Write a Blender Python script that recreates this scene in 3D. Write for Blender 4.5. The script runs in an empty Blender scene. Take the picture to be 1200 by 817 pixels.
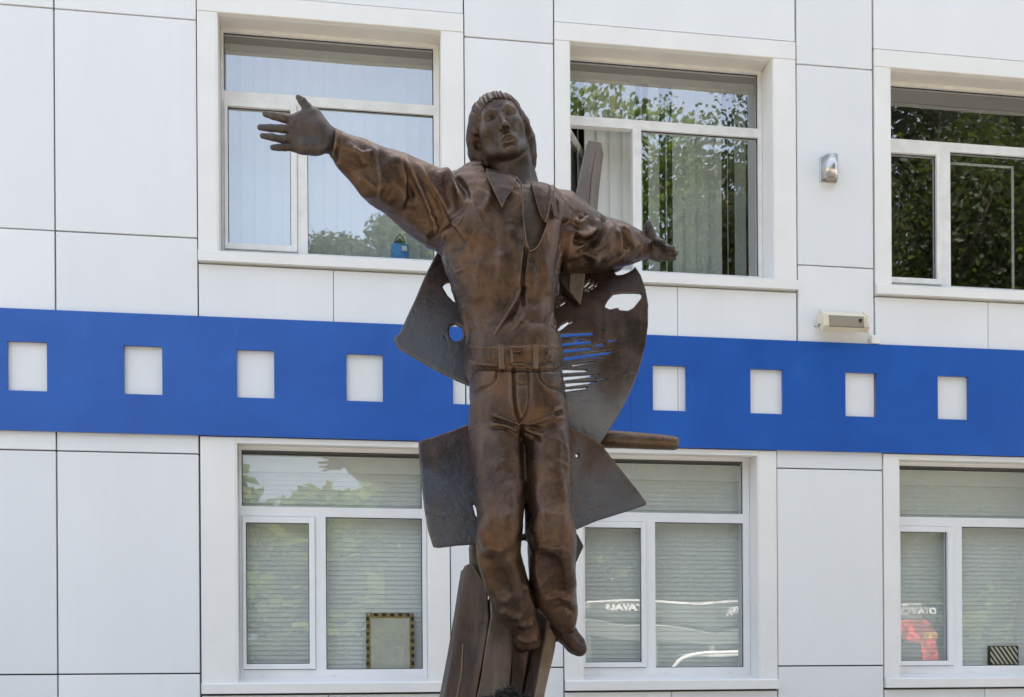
import bpy, bmesh, math, random, time
import numpy as np
from mathutils import Vector, Matrix
T0 = time.time()
random.seed(7)
rng = np.random.default_rng(7)
scn = bpy.context.scene
COL = scn.collection
R = math.radians

# ------------------------------------------------------------------ camera
CY, CZ, FPX, YAW, ROLL, PPY = -8.45, 1.65, 1250.0, .14771, -.00615, 787.065
Lr = Vector((math.cos(YAW), -math.sin(YAW), 0)); Up = Vector((0, 0, 1)); Fw = Vector((math.sin(YAW), math.cos(YAW), 0))
cr = Lr*math.cos(ROLL) + Up*math.sin(ROLL); cu = Up*math.cos(ROLL) - Lr*math.sin(ROLL)
cam_d = bpy.data.cameras.new('camera'); cam = bpy.data.objects.new('camera', cam_d); COL.objects.link(cam)
cam.matrix_world = Matrix(((cr.x, cu.x, -Fw.x, 0), (cr.y, cu.y, -Fw.y, CY), (cr.z, cu.z, -Fw.z, CZ), (0, 0, 0, 1)))
cam_d.sensor_width = 36; cam_d.lens = 36*FPX/1200; cam_d.shift_y = (PPY-408.5)/1200
cam_d.clip_start = .1; cam_d.clip_end = 3000
scn.camera = cam

# ------------------------------------------------------------------ world, sun, exposure
SUN_EL, SUN_AZ = R(56), R(14)          # the sun stands behind the building, a little to the right
world = bpy.data.worlds.new('World'); scn.world = world; world.use_nodes = True
wt = world.node_tree; wt.nodes.clear()
wo = wt.nodes.new('ShaderNodeOutputWorld'); wb = wt.nodes.new('ShaderNodeBackground'); sky = wt.nodes.new('ShaderNodeTexSky')
sky.sky_type = 'NISHITA'; sky.sun_disc = False; sky.sun_elevation = SUN_EL; sky.sun_rotation = SUN_AZ
sky.air_density = 1.0; sky.dust_density = 6.5; sky.ozone_density = 1.0
wb.inputs[1].default_value = .14
veil = wt.nodes.new('ShaderNodeMix'); veil.data_type = 'RGBA'; tc = wt.nodes.new('ShaderNodeTexCoord'); cn_ = wt.nodes.new('ShaderNodeTexNoise')
cn_.inputs['Scale'].default_value = 2.2; cn_.inputs['Detail'].default_value = 5; mr = wt.nodes.new('ShaderNodeMapRange')
mr.inputs[1].default_value = .3; mr.inputs[2].default_value = .75; mr.inputs[3].default_value = .38; mr.inputs[4].default_value = .62      # thin high haze over the blue
wt.links.new(tc.outputs['Generated'], cn_.inputs['Vector']); wt.links.new(cn_.outputs['Fac'], mr.inputs[0]); wt.links.new(mr.outputs[0], veil.inputs[0])
wt.links.new(sky.outputs[0], veil.inputs[6]); veil.inputs[7].default_value = (3.25, 3.6, 4.25, 1)
wt.links.new(veil.outputs[2], wb.inputs[0]); wt.links.new(wb.outputs[0], wo.inputs[0])
sl = bpy.data.lights.new('sun', 'SUN'); sl.energy = 5.0; sl.angle = R(.53); sl.color = (1, .94, .84)
so = bpy.data.objects.new('sun', sl); COL.objects.link(so)
sdir = Vector((math.sin(SUN_AZ)*math.cos(SUN_EL), math.cos(SUN_AZ)*math.cos(SUN_EL), math.sin(SUN_EL)))
so.rotation_euler = sdir.to_track_quat('Z', 'Y').to_euler(); so.location = (0, 0, 30)
scn.view_settings.view_transform = 'Standard'; scn.view_settings.look = 'None'
scn.view_settings.exposure = 2.0; scn.view_settings.gamma = 1
scn.cycles.max_bounces = 8; scn.cycles.transparent_max_bounces = 16

# ------------------------------------------------------------------ helpers
def P(px, py, y=0.0):
    """a pixel of the photograph -> the point of the plane y = const seen there (used to measure the place)"""
    x = (px-600)/FPX; v = -(py-PPY)/FPX
    X = x*math.cos(ROLL)-v*math.sin(ROLL); Y = x*math.sin(ROLL)+v*math.cos(ROLL)
    wx = X*math.cos(YAW)+math.sin(YAW); wy = -X*math.sin(YAW)+math.cos(YAW)
    k = (y-CY)/wy
    return Vector((wx*k, y, Y*k+CZ))
def proj(v):
    q = v - np.array([0, CY, CZ]); a = q@np.array(cr); b = q@np.array(cu); d = q@np.array(Fw)
    return 600+FPX*a/d, PPY-FPX*b/d
def tag(o, label=None, cat=None, group=None, kind=None):
    if label: o['label'] = label
    if cat: o['category'] = cat
    if group: o['group'] = group
    if kind: o['kind'] = kind
    return o
def empty(name, loc=(0, 0, 0), rz=0, parent=None):
    o = bpy.data.objects.new(name, None); COL.objects.link(o); o.location = loc; o.rotation_euler.z = rz
    o.empty_display_size = .2
    if parent: o.parent = parent
    return o
def link(name, me, m, parent=None, smooth=False):
    o = bpy.data.objects.new(name, me); COL.objects.link(o)
    if m and not me.materials: me.materials.append(m)
    if smooth: me.polygons.foreach_set('use_smooth', [True]*len(me.polygons))
    if parent:
        o.parent = parent
        l = Vector(parent.location); p = parent.parent
        # parents stand unrotated unless said; children are written in world space
        w = Vector((0, 0, 0)); q = parent
        while q: w += Vector(q.location); q = q.parent
        o.location = -w
    return o
class MB:
    """collects boxes and prisms into one mesh"""
    def __init__(s): s.bm = bmesh.new(); s.mats = []
    def box(s, x0, x1, y0, y1, z0, z1, bev=0, mi=0):
        vs = [s.bm.verts.new((x, y, z)) for x in (x0, x1) for y in (y0, y1) for z in (z0, z1)]
        F = [(0, 1, 3, 2), (4, 6, 7, 5), (0, 4, 5, 1), (2, 3, 7, 6), (0, 2, 6, 4), (1, 5, 7, 3)]
        fs = [s.bm.faces.new([vs[i] for i in f]) for f in F]
        for f in fs: f.material_index = mi
        if bev:
            es = list({e for f in fs for e in f.edges})
            r = bmesh.ops.bevel(s.bm, geom=es, offset=bev, segments=1, affect='EDGES', profile=.5)
            for f in r['faces']: f.material_index = mi
        return s
    def prism(s, pts, axis, a, b, mi=0):
        """pts 2D outline; axis 0: (y,z) extruded in x ; 1: (x,z) in y ; 2: (x,y) in z"""
        def mk(p, t): return {0: (t, p[0], p[1]), 1: (p[0], t, p[1]), 2: (p[0], p[1], t)}[axis]
        A = [s.bm.verts.new(mk(p, a)) for p in pts]; B = [s.bm.verts.new(mk(p, b)) for p in pts]
        fs = [s.bm.faces.new(A), s.bm.faces.new(B[::-1])]
        for i in range(len(pts)):
            j = (i+1) % len(pts); fs.append(s.bm.faces.new((A[i], B[i], B[j], A[j])))
        for f in fs: f.material_index = mi
        return s
    def tube(s, pts, rads, seg=10, mi=0):
        rings = []
        for i, p in enumerate(pts):
            p = Vector(p); d = (Vector(pts[min(i+1, len(pts)-1)])-Vector(pts[max(i-1, 0)])).normalized()
            u = d.orthogonal().normalized() if i == 0 else (u - d*u.dot(d)).normalized()
            w = d.cross(u); r = rads[i] if hasattr(rads, '__len__') else rads
            rings.append([s.bm.verts.new(p+(u*math.cos(t)+w*math.sin(t))*r) for t in [2*math.pi*k/seg for k in range(seg)]])
        for a, b in zip(rings, rings[1:]):
            for k in range(seg):
                f = s.bm.faces.new((a[k], a[(k+1) % seg], b[(k+1) % seg], b[k])); f.material_index = mi; f.smooth = True
        for rg in (rings[0][::-1], rings[-1]):
            f = s.bm.faces.new(rg); f.material_index = mi
        return s
    def build(s, name, m, parent=None, smooth=False):
        bmesh.ops.recalc_face_normals(s.bm, faces=s.bm.faces)
        me = bpy.data.meshes.new(name); s.bm.to_mesh(me); s.bm.free()
        for x in (m if isinstance(m, (list, tuple)) else [m]): me.materials.append(x)
        return link(name, me, None, parent, smooth)

# ------------------------------------------------------------------ materials
def mat(name): 
    m = bpy.data.materials.new(name); m.use_nodes = True; n = m.node_tree.nodes; n.clear()
    o = n.new('ShaderNodeOutputMaterial'); b = n.new('ShaderNodeBsdfPrincipled'); m.node_tree.links.new(b.outputs[0], o.inputs[0])
    return m, n, m.node_tree.links, b, o
def noise(n, l, scale, detail=5, rough=.55, co=None, dist=0):
    t = n.new('ShaderNodeTexNoise'); t.inputs['Scale'].default_value = scale; t.inputs['Detail'].default_value = detail
    t.inputs['Roughness'].default_value = rough; t.inputs['Distortion'].default_value = dist
    if co is not None: l.new(co, t.inputs['Vector'])
    return t.outputs['Fac']
def geo(n, l, sc=(1, 1, 1)):
    g = n.new('ShaderNodeNewGeometry'); mp = n.new('ShaderNodeMapping'); mp.inputs['Scale'].default_value = sc
    l.new(g.outputs['Position'], mp.inputs['Vector']); return mp.outputs[0]
def ramp(n, l, fac, stops):
    r = n.new('ShaderNodeValToRGB'); e = r.color_ramp.elements
    while len(e) < len(stops): e.new(.5)
    for i, (p, c) in enumerate(stops): e[i].position = p; e[i].color = (*c, 1)
    l.new(fac, r.inputs[0]); return r.outputs[0]
def mixc(n, l, fac, a, b):
    m = n.new('ShaderNodeMix'); m.data_type = 'RGBA'
    for s, v in ((0, fac), (6, a), (7, b)):
        if hasattr(v, 'is_linked') or isinstance(v, bpy.types.NodeSocket): l.new(v, m.inputs[s])
        elif s == 0: m.inputs[0].default_value = v
        else: m.inputs[s].default_value = (*v, 1)
    return m.outputs[2]
def bump(n, l, b, h, strength, dist=.01):
    u = n.new('ShaderNodeBump'); u.inputs['Strength'].default_value = strength; u.inputs['Distance'].default_value = dist
    l.new(h, u.inputs['Height']); l.new(u.outputs[0], b.inputs['Normal'])
def simple(name, c, rough=.5, metal=0, var=.06, scale=3, bmp=0, bs=60, spec=.5, sc=(1, 1, 1)):
    m, n, l, b, o = mat(name); co = geo(n, l, sc)
    f = noise(n, l, scale, 6, .6, co)
    c1 = tuple(min(1, x*(1-var*1.6)) for x in c); c2 = tuple(min(1, x*(1+var*.8)) for x in c)
    l.new(ramp(n, l, f, [(.3, c1), (.7, c2)]), b.inputs['Base Color'])
    b.inputs['Roughness'].default_value = rough; b.inputs['Metallic'].default_value = metal
    b.inputs['Specular IOR Level'].default_value = spec
    if bmp: bump(n, l, b, noise(n, l, bs, 4, .6, co), bmp)
    return m
M = {}
def panel_mat():
    m, n, l, b, o = mat('white cladding'); co = geo(n, l, (1, 1, .35))
    f = noise(n, l, 1.3, 5, .6, co); st = noise(n, l, 9, 6, .7, geo(n, l, (1, 1, .06)))
    info = n.new('ShaderNodeObjectInfo')
    c = ramp(n, l, f, [(.3, (.745, .745, .735)), (.7, (.80, .80, .795))])
    c = mixc(n, l, ramp(n, l, st, [(.52, (0, 0, 0)), (.8, (.16, .16, .16))]), c, (.62, .61, .58))
    c = mixc(n, l, info.outputs['Random'], c, mixc(n, l, .5, c, (.66, .675, .69)))
    l.new(c, b.inputs['Base Color']); b.inputs['Roughness'].default_value = .42
    b.inputs['Specular IOR Level'].default_value = .4
    bump(n, l, b, noise(n, l, .9, 2, .5, geo(n, l)), .35, .02)
    return m
M['panel'] = panel_mat()
M['casing'] = simple('white painted window casing', (.78, .765, .735), .45, 0, .03, 2.2, spec=.4)
M['reveal'] = simple('cream window reveal', (.76, .725, .66), .5, 0, .05, 3)
M['pvc'] = simple('white plastic window frame', (.80, .80, .80), .35, 0, .03, 5)
M['pvcold'] = simple('weathered plastic window frame', (.75, .735, .70), .45, 0, .07, 9)
M['gasket'] = simple('dark rubber gasket', (.03, .03, .032), .6)
M['joint'] = simple('dark panel joint', (.10, .105, .115), .7)
M['blind'] = simple('pale grey horizontal blind', (.74, .755, .73), .55, 0, .03, 4)
M['vane'] = simple('ivory vertical blind fabric', (.70, .70, .65), .8, 0, .05, 3, .1, 200)
M['room'] = simple('dim room wall', (.18, .17, .15), .8)
M['dark'] = simple('black lacquer', (.015, .015, .016), .4)
M['steel'] = simple('brushed steel', (.55, .54, .52), .3, .9, .1, 30)
M['cream'] = simple('cream enamel', (.70, .63, .48), .4)
M['soot'] = simple('screen glass', (.30, .26, .20), .15)
def blue_mat():
    m, n, l, b, o = mat('blue painted band'); co = geo(n, l, (1, 1, 1))
    f = noise(n, l, 1.6, 7, .65, co, .6)
    c = ramp(n, l, f, [(.3, (.007, .072, .34)), (.72, (.011, .098, .42))])
    s = noise(n, l, 7, 6, .75, geo(n, l, (1, 1, .25)), 1.2)
    c = mixc(n, l, ramp(n, l, s, [(.56, (0, 0, 0)), (.82, (.14, .14, .14))]), c, (.12, .24, .52))
    l.new(c, b.inputs['Base Color']); b.inputs['Roughness'].default_value = .38
    bump(n, l, b, noise(n, l, 2.2, 3, .5, co), .3, .02)
    return m
M['blue'] = blue_mat()
def glass_mat(name, r0, rough=0.0, tint=(1, 1, 1)):
    m = bpy.data.materials.new(name); m.use_nodes = True; n = m.node_tree.nodes; n.clear(); l = m.node_tree.links
    o = n.new('ShaderNodeOutputMaterial'); mx = n.new('ShaderNodeMixShader'); t = n.new('ShaderNodeBsdfTransparent'); g = n.new('ShaderNodeBsdfGlossy')
    lw = n.new('ShaderNodeLayerWeight'); lw.inputs['Blend'].default_value = .5       # facing = 1-cos
    pw = n.new('ShaderNodeMath'); pw.operation = 'POWER'; pw.inputs[1].default_value = 4; l.new(lw.outputs['Facing'], pw.inputs[0])
    ma = n.new('ShaderNodeMath'); ma.operation = 'MULTIPLY_ADD'; ma.inputs[1].default_value = 1-r0; ma.inputs[2].default_value = r0; l.new(pw.outputs[0], ma.inputs[0])
    gb = n.new('ShaderNodeNewGeometry'); iv = n.new('ShaderNodeMath'); iv.operation = 'SUBTRACT'; iv.inputs[0].default_value = 1; l.new(gb.outputs['Backfacing'], iv.inputs[1])
    fr = n.new('ShaderNodeMath'); fr.operation = 'MULTIPLY'; l.new(ma.outputs[0], fr.inputs[0]); l.new(iv.outputs[0], fr.inputs[1])
    t.inputs[0].default_value = (*tint, 1); g.inputs['Roughness'].default_value = rough
    nz = n.new('ShaderNodeTexNoise'); nz.inputs['Scale'].default_value = 1.1; nz.inputs['Detail'].default_value = 1
    ge = n.new('ShaderNodeNewGeometry'); l.new(ge.outputs['Position'], nz.inputs['Vector'])
    bu = n.new('ShaderNodeBump'); bu.inputs['Strength'].default_value = .3; bu.inputs['Distance'].default_value = .02
    l.new(nz.outputs['Fac'], bu.inputs['Height']); l.new(bu.outputs[0], g.inputs['Normal'])
    l.new(fr.outputs[0], mx.inputs[0]); l.new(t.outputs[0], mx.inputs[1]); l.new(g.outputs[0], mx.inputs[2]); l.new(mx.outputs[0], o.inputs[0])
    return m
M['glass'] = glass_mat('window glass', .38, .012, (.95, .97, .96))
M['glass_plain'] = glass_mat('plain window glass', .17, 0, (.97, .98, .97))
M['carglass'] = glass_mat('car glass', .08, 0, (.2, .22, .22))

# ------------------------------------------------------------------ setting: ground, pavement, road, street furniture of reflection
M['paving'] = simple('grey paving', (.46, .41, .33), .85, 0, .15, 1.5, .4, 40)
M['asphalt'] = simple('asphalt', (.06, .06, .062), .9, 0, .2, 2, .5, 120)
M['soil'] = simple('dry grass ground', (.14, .13, .07), .95, 0, .3, 1.2, .6, 30)
M['kerb'] = simple('concrete kerb', (.38, .37, .35), .85, 0, .1, 6)
M['roadpaint'] = simple('road paint', (.7, .7, .68), .7)
def sheet(name, x0, x1, y0, y1, z0, z1, m, kind='structure'):
    return tag(MB().box(x0, x1, y0, y1, z0, z1).build(name, m), kind=kind)
sheet('ground', -1500, 1500, -1500, 1500, -.6, -.02, M['soil'])
sheet('pavement', -60, 60, -10.6, 30, -.3, .10, M['paving'])
sheet('kerb', -60, 60, -10.75, -10.6, -.3, .12, M['kerb'])
sheet('road', -400, 400, -18.2, -10.75, -.3, -.005, M['asphalt'])
lm = MB()
for i in range(-14, 15): lm.box(i*4, i*4+2, -14.6, -14.48, -.006, 0)
tag(lm.build('road_marking', M['roadpaint']), kind='structure')
sheet('far_kerb', -60, 60, -18.35, -18.2, -.3, .12, M['kerb'])
sheet('far_pavement', -60, 60, -24, -18.35, -.3, .10, M['paving'])

# ------------------------------------------------------------------ building
BX0, BX1, BTOP, BDEP = -9.5, 15.7, 11.6, 9.0
bld = empty('office_building', (2, 0, 0))
tag(bld, 'white panelled building with a blue band of square openings between its two window rows', 'building')
UP = [dict(o=(-1.160, .900), i=(-1.015, .728)), dict(o=(1.630, 3.680), i=(1.749, 3.490)), dict(o=(4.372, 6.42), i=(4.512, 6.26))]
LO = [dict(o=(-1.154, .766), i=(-.890, .598)), dict(o=(1.682, 3.492), i=(1.833, 3.337)), dict(o=(4.434, 6.24), i=(4.570, 6.09))]
UZ = (4.805, 6.735); LZ = (1.49, 3.425)
# wall core: piers and spandrels round the six openings
wall = MB(); y0, y1 = .05, .42
def core(row, za, zb, z0, z1):
    xs = [BX0] + [v for w in row for v in (w['i'][0]-.02, w['i'][1]+.02)] + [BX1]
    for k in range(0, len(xs), 2): wall.box(xs[k], xs[k+1], y0, y1, z0, z1)
    for w in row:
        if za > z0: wall.box(w['i'][0]-.02, w['i'][1]+.02, y0, y1, z0, za)
        if zb < z1: wall.box(w['i'][0]-.02, w['i'][1]+.02, y0, y1, zb, z1)
core(LO, LZ[0]+.03, LZ[1]+.05, 0, 3.9); core(UP, UZ[0]+.03, UZ[1]+.06, 3.9, BTOP)
wall.build('wall', M['joint'], bld)
sh = MB()
sh.box(BX0, BX0+.3, y1, BDEP, 0, BTOP).box(BX1-.3, BX1, y1, BDEP, 0, BTOP).box(BX0, BX1, BDEP, BDEP+.3, 0, BTOP)
sh.build('side_wall', M['panel'], bld)
MB().box(BX0-.3, BX1+.3, -.12, BDEP+.4, BTOP, BTOP+.25).build('roof', M['joint'], bld)
fl = MB(); fl.box(BX0+.3, BX1-.3, y1, BDEP, 3.8, 4.1).box(BX0+.3, BX1-.3, y1, BDEP, .3, .6).box(BX0+.3, BX1-.3, y1, BDEP, 7.2, 7.5).box(BX0+.3, BX1-.3, 3.4, 3.5, .6, 7.2)
fl.build('interior', M['room'], bld)
G = .0055                                    # half joint
pan_cache = {}
def panel(x0, x1, z0, z1, g0=G, g1=G):
    w, h = round(x1-x0-2*G, 4), round(z1-z0-g0-g1, 4)
    k = (w, h)
    if k not in pan_cache:
        b = MB(); b.box(-w/2, w/2, 0, .045, -h/2, h/2, .003)
        bmesh.ops.recalc_face_normals(b.bm, faces=b.bm.faces)
        me = bpy.data.meshes.new('panel'); b.bm.to_mesh(me); b.bm.free(); me.materials.append(M['panel']); pan_cache[k] = me
    o = bpy.data.objects.new('panel', pan_cache[k]); COL.objects.link(o); o.parent = bld
    o.location = Vector(((x0+x1)/2, random.uniform(-.0012, .0012), (z0+z1)/2+(g0-g1)/2)) - bld.location
    o.rotation_euler = (random.uniform(-.0012, .0012), 0, random.uniform(-.0014, .0014))
LR = [.12, 1.65, 3.335, 4.992, 6.667, 8.34, 10.0, BTOP]
for xa, xb in ((-9.5, -8.4), (-8.4, -7.36), (-7.36, -6.32), (-6.32, -5.28), (-5.28, -4.24), (-4.24, -3.24), (-3.24, -2.202), (-2.202, -1.16)):
    for za, zb in zip(LR, LR[1:]): panel(xa, xb, za, zb)
MR = [.12, 1.682, 3.33]
for (xa, xb) in ((.766, 1.682), (3.492, 4.434)):
    for za, zb in zip(MR, MR[1:]): panel(xa, xb, za, zb)
    panel(xa, xb, 3.33, 3.60)
MR = [3.60, 5.031, 6.708, 8.4, 10.0, BTOP]
for (xa, xb) in ((.900, 1.630), (3.685, 4.367)):
    for za, zb in zip(MR, MR[1:]): panel(xa, xb, za, zb)
for (xa, xb) in ((6.42, 7.46), (7.46, 8.5), (8.5, 9.54), (9.54, 10.58), (10.58, 11.62), (11.62, 12.66), (12.66, 13.7), (13.7, 14.7), (14.7, 15.7)):
    for za, zb in zip([.12, 1.682, 3.33, 5.031, 6.708, 8.4, 10.0, BTOP], [1.682, 3.33, 5.031, 6.708, 8.4, 10.0, BTOP]):
        panel(max(xa, 6.42) if za > 3 or xa > 6.5 else 6.24, xb, za, zb)
for w, mid in zip(UP, (-.135, 2.649, 5.408)):
    a, b = w['o']
    panel(a, b, 6.887, 8.4); panel(a, b, 8.4, 10.0); panel(a, b, 10.0, BTOP)
    panel(a, mid+G*.6, 3.60, 4.80); panel(mid-G*.6, b, 3.60, 4.80)
for w, mid in zip(LO, (-.19, 2.578, 5.354)):
    a, b = w['o']
    panel(a, mid+G*.6, .12, 1.482); panel(mid-G*.6, b, .12, 1.482)
MB().box(BX0, BX1, -.03, .05, 0, .115, .004).build('plinth', M['kerb'], bld)

# the blue band: a folded sheet proud of the panels with square holes
sq0, sqp, sqw, qa, qb, za, zb = -2.5375, .8320, .281, 3.770, 4.139, 3.474, 4.383
ks = list(range(-8, 22)); by0, by1 = -.034, -.008
seams = [BX0] + [s for s in (-6.6, -3.3, 2.24, 7.7, 13.1)] + [BX1]
for sa, sb in zip(seams, seams[1:]):
    m = MB(); sa2, sb2 = sa+.0012, sb-.0012
    m.box(sa2, sb2, by0, by1, za, qa); m.box(sa2, sb2, by0, by1, qb, zb)
    x = sa2
    for k in ks:
        a = sq0+k*.833 if k < 6 else 2.426+(k-6)*.831
        if a+sqw < sa2 or a > sb2: continue
        a0, a1 = max(a, sa2), min(a+sqw, sb2)
        if a0 > x+1e-4: m.box(x, a0, by0, by1, qa, qb)
        x = a1
    if x < sb2: m.box(x, sb2, by0, by1, qa, qb)
    bmesh.ops.remove_doubles(m.bm, verts=m.bm.verts, dist=1e-5)
    m.build('blue_panel', M['blue'], bld)
MB().box(BX0, BX1, -.012, .0, zb-.02, zb-.004).build('band_support', M['casing'], bld)

# ---- windows
def window(w, Z, rec, sash, mull, right, zs, old=False, opened=False, blind='slats', sillz=None, capl=None):
    """sash: glass x0,x1 ; mull: x0,x1 ; right: glass x0,x1 ; zs: bottom frame, fixed glass bottom, sash glass bottom, sash glass top, transom 0, transom 1, glass top"""
    fm = M['pvcold'] if old else M['pvc']
    ox, ix = w['o'], w['i']; ztop = capl; gl = M['glass'] if old else M['glass_plain']
    fb, gb, sb, st, t0, t1, gt = zs
    win = empty('window', ((ix[0]+ix[1])/2, rec, fb) - bld.location if False else Vector(((ix[0]+ix[1])/2, rec, fb))-bld.location, parent=bld)
    def fin(b, name, m, sm=False): return b.build(name, m, win, sm)
    sz0, sz1 = Z[0], Z[0]+.083
    # casing boards (left, right, top), sill, reveals
    fin(MB().box(ox[0]+.004, ix[0], -.010, .05, sz1+.002, ztop if ztop <= Z[1]+.06 else Z[1]+.0, .003), 'casing_board', M['casing'])
    fin(MB().box(ix[1], ox[1]-.004, -.010, .05, sz1+.002, ztop if ztop <= Z[1]+.06 else Z[1]+.0, .003), 'casing_board', M['casing'])
    if ztop > Z[1]+.06: fin(MB().box(ox[0]+.004, ox[1]-.004, -.012, .05, Z[1]+.002, ztop, .003), 'casing_board', M['casing'])
    else: fin(MB().box(ix[0]+.001, ix[1]-.001, -.008, .05, Z[1], ztop, .002), 'casing_board', M['casing'])
    zt = gt+.038
    hd = Z[1] if ztop > Z[1]+.06 else Z[1]
    r = MB()
    r.prism([(ix[0]+.012, -.004), (ix[0]-.012, -.004), (ix[0]-.012, rec+.06), (ix[0]+.001, rec+.06)], 2, sz1-.01, hd+.02)
    fin(r, 'reveal', M['casing'])
    r = MB()
    r.prism([(ix[1]-.012, -.004), (ix[1]+.012, -.004), (ix[1]+.012, rec+.06), (ix[1]-.001, rec+.06)], 2, sz1-.01, hd+.02)
    fin(r, 'reveal', M['casing'])
    r = MB(); r.prism([(.0, hd-.001), (.0, hd+.012), (rec+.06, zt+.022), (rec+.06, zt)], 0, ix[0]-.012, ix[1]+.012)
    fin(r, 'soffit', M['reveal'])
    r = MB(); r.prism([(-.045, sz0+.004), (-.045, sz1-.006), (-.038, sz1), (.06, sz1+.012), (rec+.05, fb+.012), (rec+.05, fb-.02), (.05, sz0+.004)], 0, ox[0]+.006, ox[1]-.006)
    fin(r, 'sill', M['casing'])
    # fixed frame
    fx0, fx1, d = ix[0]+.006, ix[1]-.006, .065
    fr = MB(); yf = rec
    hl = (fx0, max(sash[0]-.045, fx0+.02)); hr = (right[1], fx1+.0)
    fr.box(hl[0], hl[1], yf, yf+d, fb, zt)
    fr.box(hr[0], max(hr[1], hr[0]+.02), yf, yf+d, fb, zt)
    fr.box(hl[1], hr[0], yf+.001, yf+d-.001, gt, zt)
    fr.box(hl[1], hr[0], yf+.001, yf+d-.001, t0, t1)
    fr.box(hl[1], hr[0], yf+.001, yf+d-.001, fb, gb)
    fr.box(mull[0], mull[1], yf+.0005, yf+d-.0005, gb, t0)
    fin(fr, 'frame', fm)
    for dx_ in (.12, .5, .88):                     # drain caps of the bottom rail
        xx = ix[0]+(ix[1]-ix[0])*dx_; fin(MB().box(xx-.017, xx+.017, yf-.004, yf+.002, fb+.018, fb+.027, .001), 'drain_cap', M['pvcold'])
    # sash
    sx0, sx1 = hl[1], mull[0]
    def sashmesh(dx=0):
        s = MB(); a, b, c, e = sx0+.004, sx1-.003, gb+.004, t0-.004
        s.box(a, sash[0], -.018, .045, c, e, .003).box(sash[1], b, -.018, .045, c, e, .003)
        s.box(sash[0]-.001, sash[1]+.001, -.0175, .044, st, e-.001).box(sash[0]-.001, sash[1]+.001, -.0175, .044, c+.001, sb)
        return s
    pv = Vector((sx0+.004, yf, gb))
    s = sashmesh(); bmesh.ops.translate(s.bm, verts=s.bm.verts, vec=(-pv.x, 0, -pv.z))
    so_ = s.build('sash', fm); so_.parent = win; so_.location = pv-Vector(((ix[0]+ix[1])/2, rec, fb))
    gk = MB(); gk.box(sash[0]-.002, sash[1]+.002, .012, .016, sb-.002, sb+.005).box(sash[0]-.002, sash[1]+.002, .012, .016, st-.005, st+.002)
    gk.box(sash[0]-.002, sash[0]+.005, .0125, .0155, sb, st).box(sash[1]-.006, sash[1]+.002, .0125, .0155, sb, st)
    bmesh.ops.translate(gk.bm, verts=gk.bm.verts, vec=(-pv.x, 0, -pv.z))
    gp = MB(); gp.box(sash[0]-.003, sash[1]+.003, .020, .024, sb-.003, st+.003)
    bmesh.ops.translate(gp.bm, verts=gp.bm.verts, vec=(-pv.x, 0, -pv.z))
    for bb, nm, mm in ((gk, 'gasket', M['gasket']), (gp, 'pane', gl)):
        q = bb.build(nm, mm); q.parent = win; q.location = so_.location
        if opened: q.rotation_euler.z = R(opened)
    if opened: so_.rotation_euler.z = R(opened)
    # fixed panes
    for a, b, c, e in ((right[0], right[1], gb, t0), (hl[1], right[1], t1, gt)):
        fin(MB().box(a-.002, b+.002, yf+.030, yf+.034, c-.002, e+.002), 'pane', gl)
        g = MB(); g.box(a, b, yf+.022, yf+.028, e-.006, e).box(a, b, yf+.022, yf+.028, c, c+.005)
        g.box(a, a+.005, yf+.0225, yf+.0275, c, e).box(b-.007, b, yf+.0225, yf+.0275, c, e)
        fin(g, 'gasket', M['gasket'])
    # inner sill board and blinds
    fin(MB().box(ix[0]-.02, ix[1]+.02, yf+d+.001, yf+.42, fb-.01, gb-.012), 'inner_sill', M['pvc'])
    if blind == 'slats':
        b = MB(); yb = yf+.12; z = gb+.005; 
        while z < gt-.16:
            b.prism([(yb-.002, z), (yb+.005, z+.041), (yb+.0062, z+.0405), (yb-.0005, z-.001)], 0, ix[0]+.005, ix[1]-.005); z += .038
        o = fin(b, 'blind_slats', M['blind']); o['kind'] = 'stuff'
        fin(MB().box(ix[0]+.003, ix[1]-.003, yb-.03, yb+.05, gt-.155, gt-.02, .004), 'blind_box', M['blind'])
    elif blind in ('vanes', 'vanes2'):
        yb = yf+.30; x = ix[0]-.03; pitch = .112; k = 0
        while x < ix[1]+.02:
            if blind == 'vanes2':
                turn = R({0: 20, 1: 28, 2: 75, 3: 15, 4: 8, 5: 10, 6: 14, 7: 84, 8: 24, 9: 78, 10: 12, 11: 9, 12: 8, 13: 16, 14: 70, 15: 18}.get(k, 10))
            else: turn = R(random.uniform(3, 9))
            wv = .062
            pts = []
            for j in range(5):
                t = (j-2)/2; pts.append((t*wv, .006*(1-t*t)))
            back = [(p[0], p[1]+.0012) for p in pts[::-1]]
            v = MB(); v.prism(pts+back, 2, gb-.01, gt+.05)
            c, s_ = math.cos(turn), math.sin(turn)
            for q in v.bm.verts: q.co = Vector((x+q.co.x*c-q.co.y*s_, yb+q.co.x*s_+q.co.y*c, q.co.z))
            fin(v, 'blind_vane', M['vane']); x += pitch; k += 1
        fin(MB().box(ix[0]-.03, ix[1]+.03, yb-.03, yb+.03, gt+.0, gt+.06), 'blind_rail', M['pvcold'])
    return win
uz = (4.985, 5.012, 5.062, 6.148, 6.198, 6.275, 6.742)
lz = (1.606, 1.676, 1.722, 2.842, 2.895, 2.972, 3.418)
w1 = window(UP[0], UZ, .25, (-.960, -.470), (-.418, -.340), (-.340, .676), uz, True, 0, 'vanes', capl=6.880)
w2 = window(UP[1], UZ, .25, (1.80, 2.30), (2.346, 2.420), (2.420, 3.449), uz, True, 62, 'vanes2', capl=6.880)
w3 = window(UP[2], UZ, .25, (4.650, 5.078), (5.127, 5.215), (5.215, 6.215), uz, True, 0, None, capl=6.880)
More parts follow.
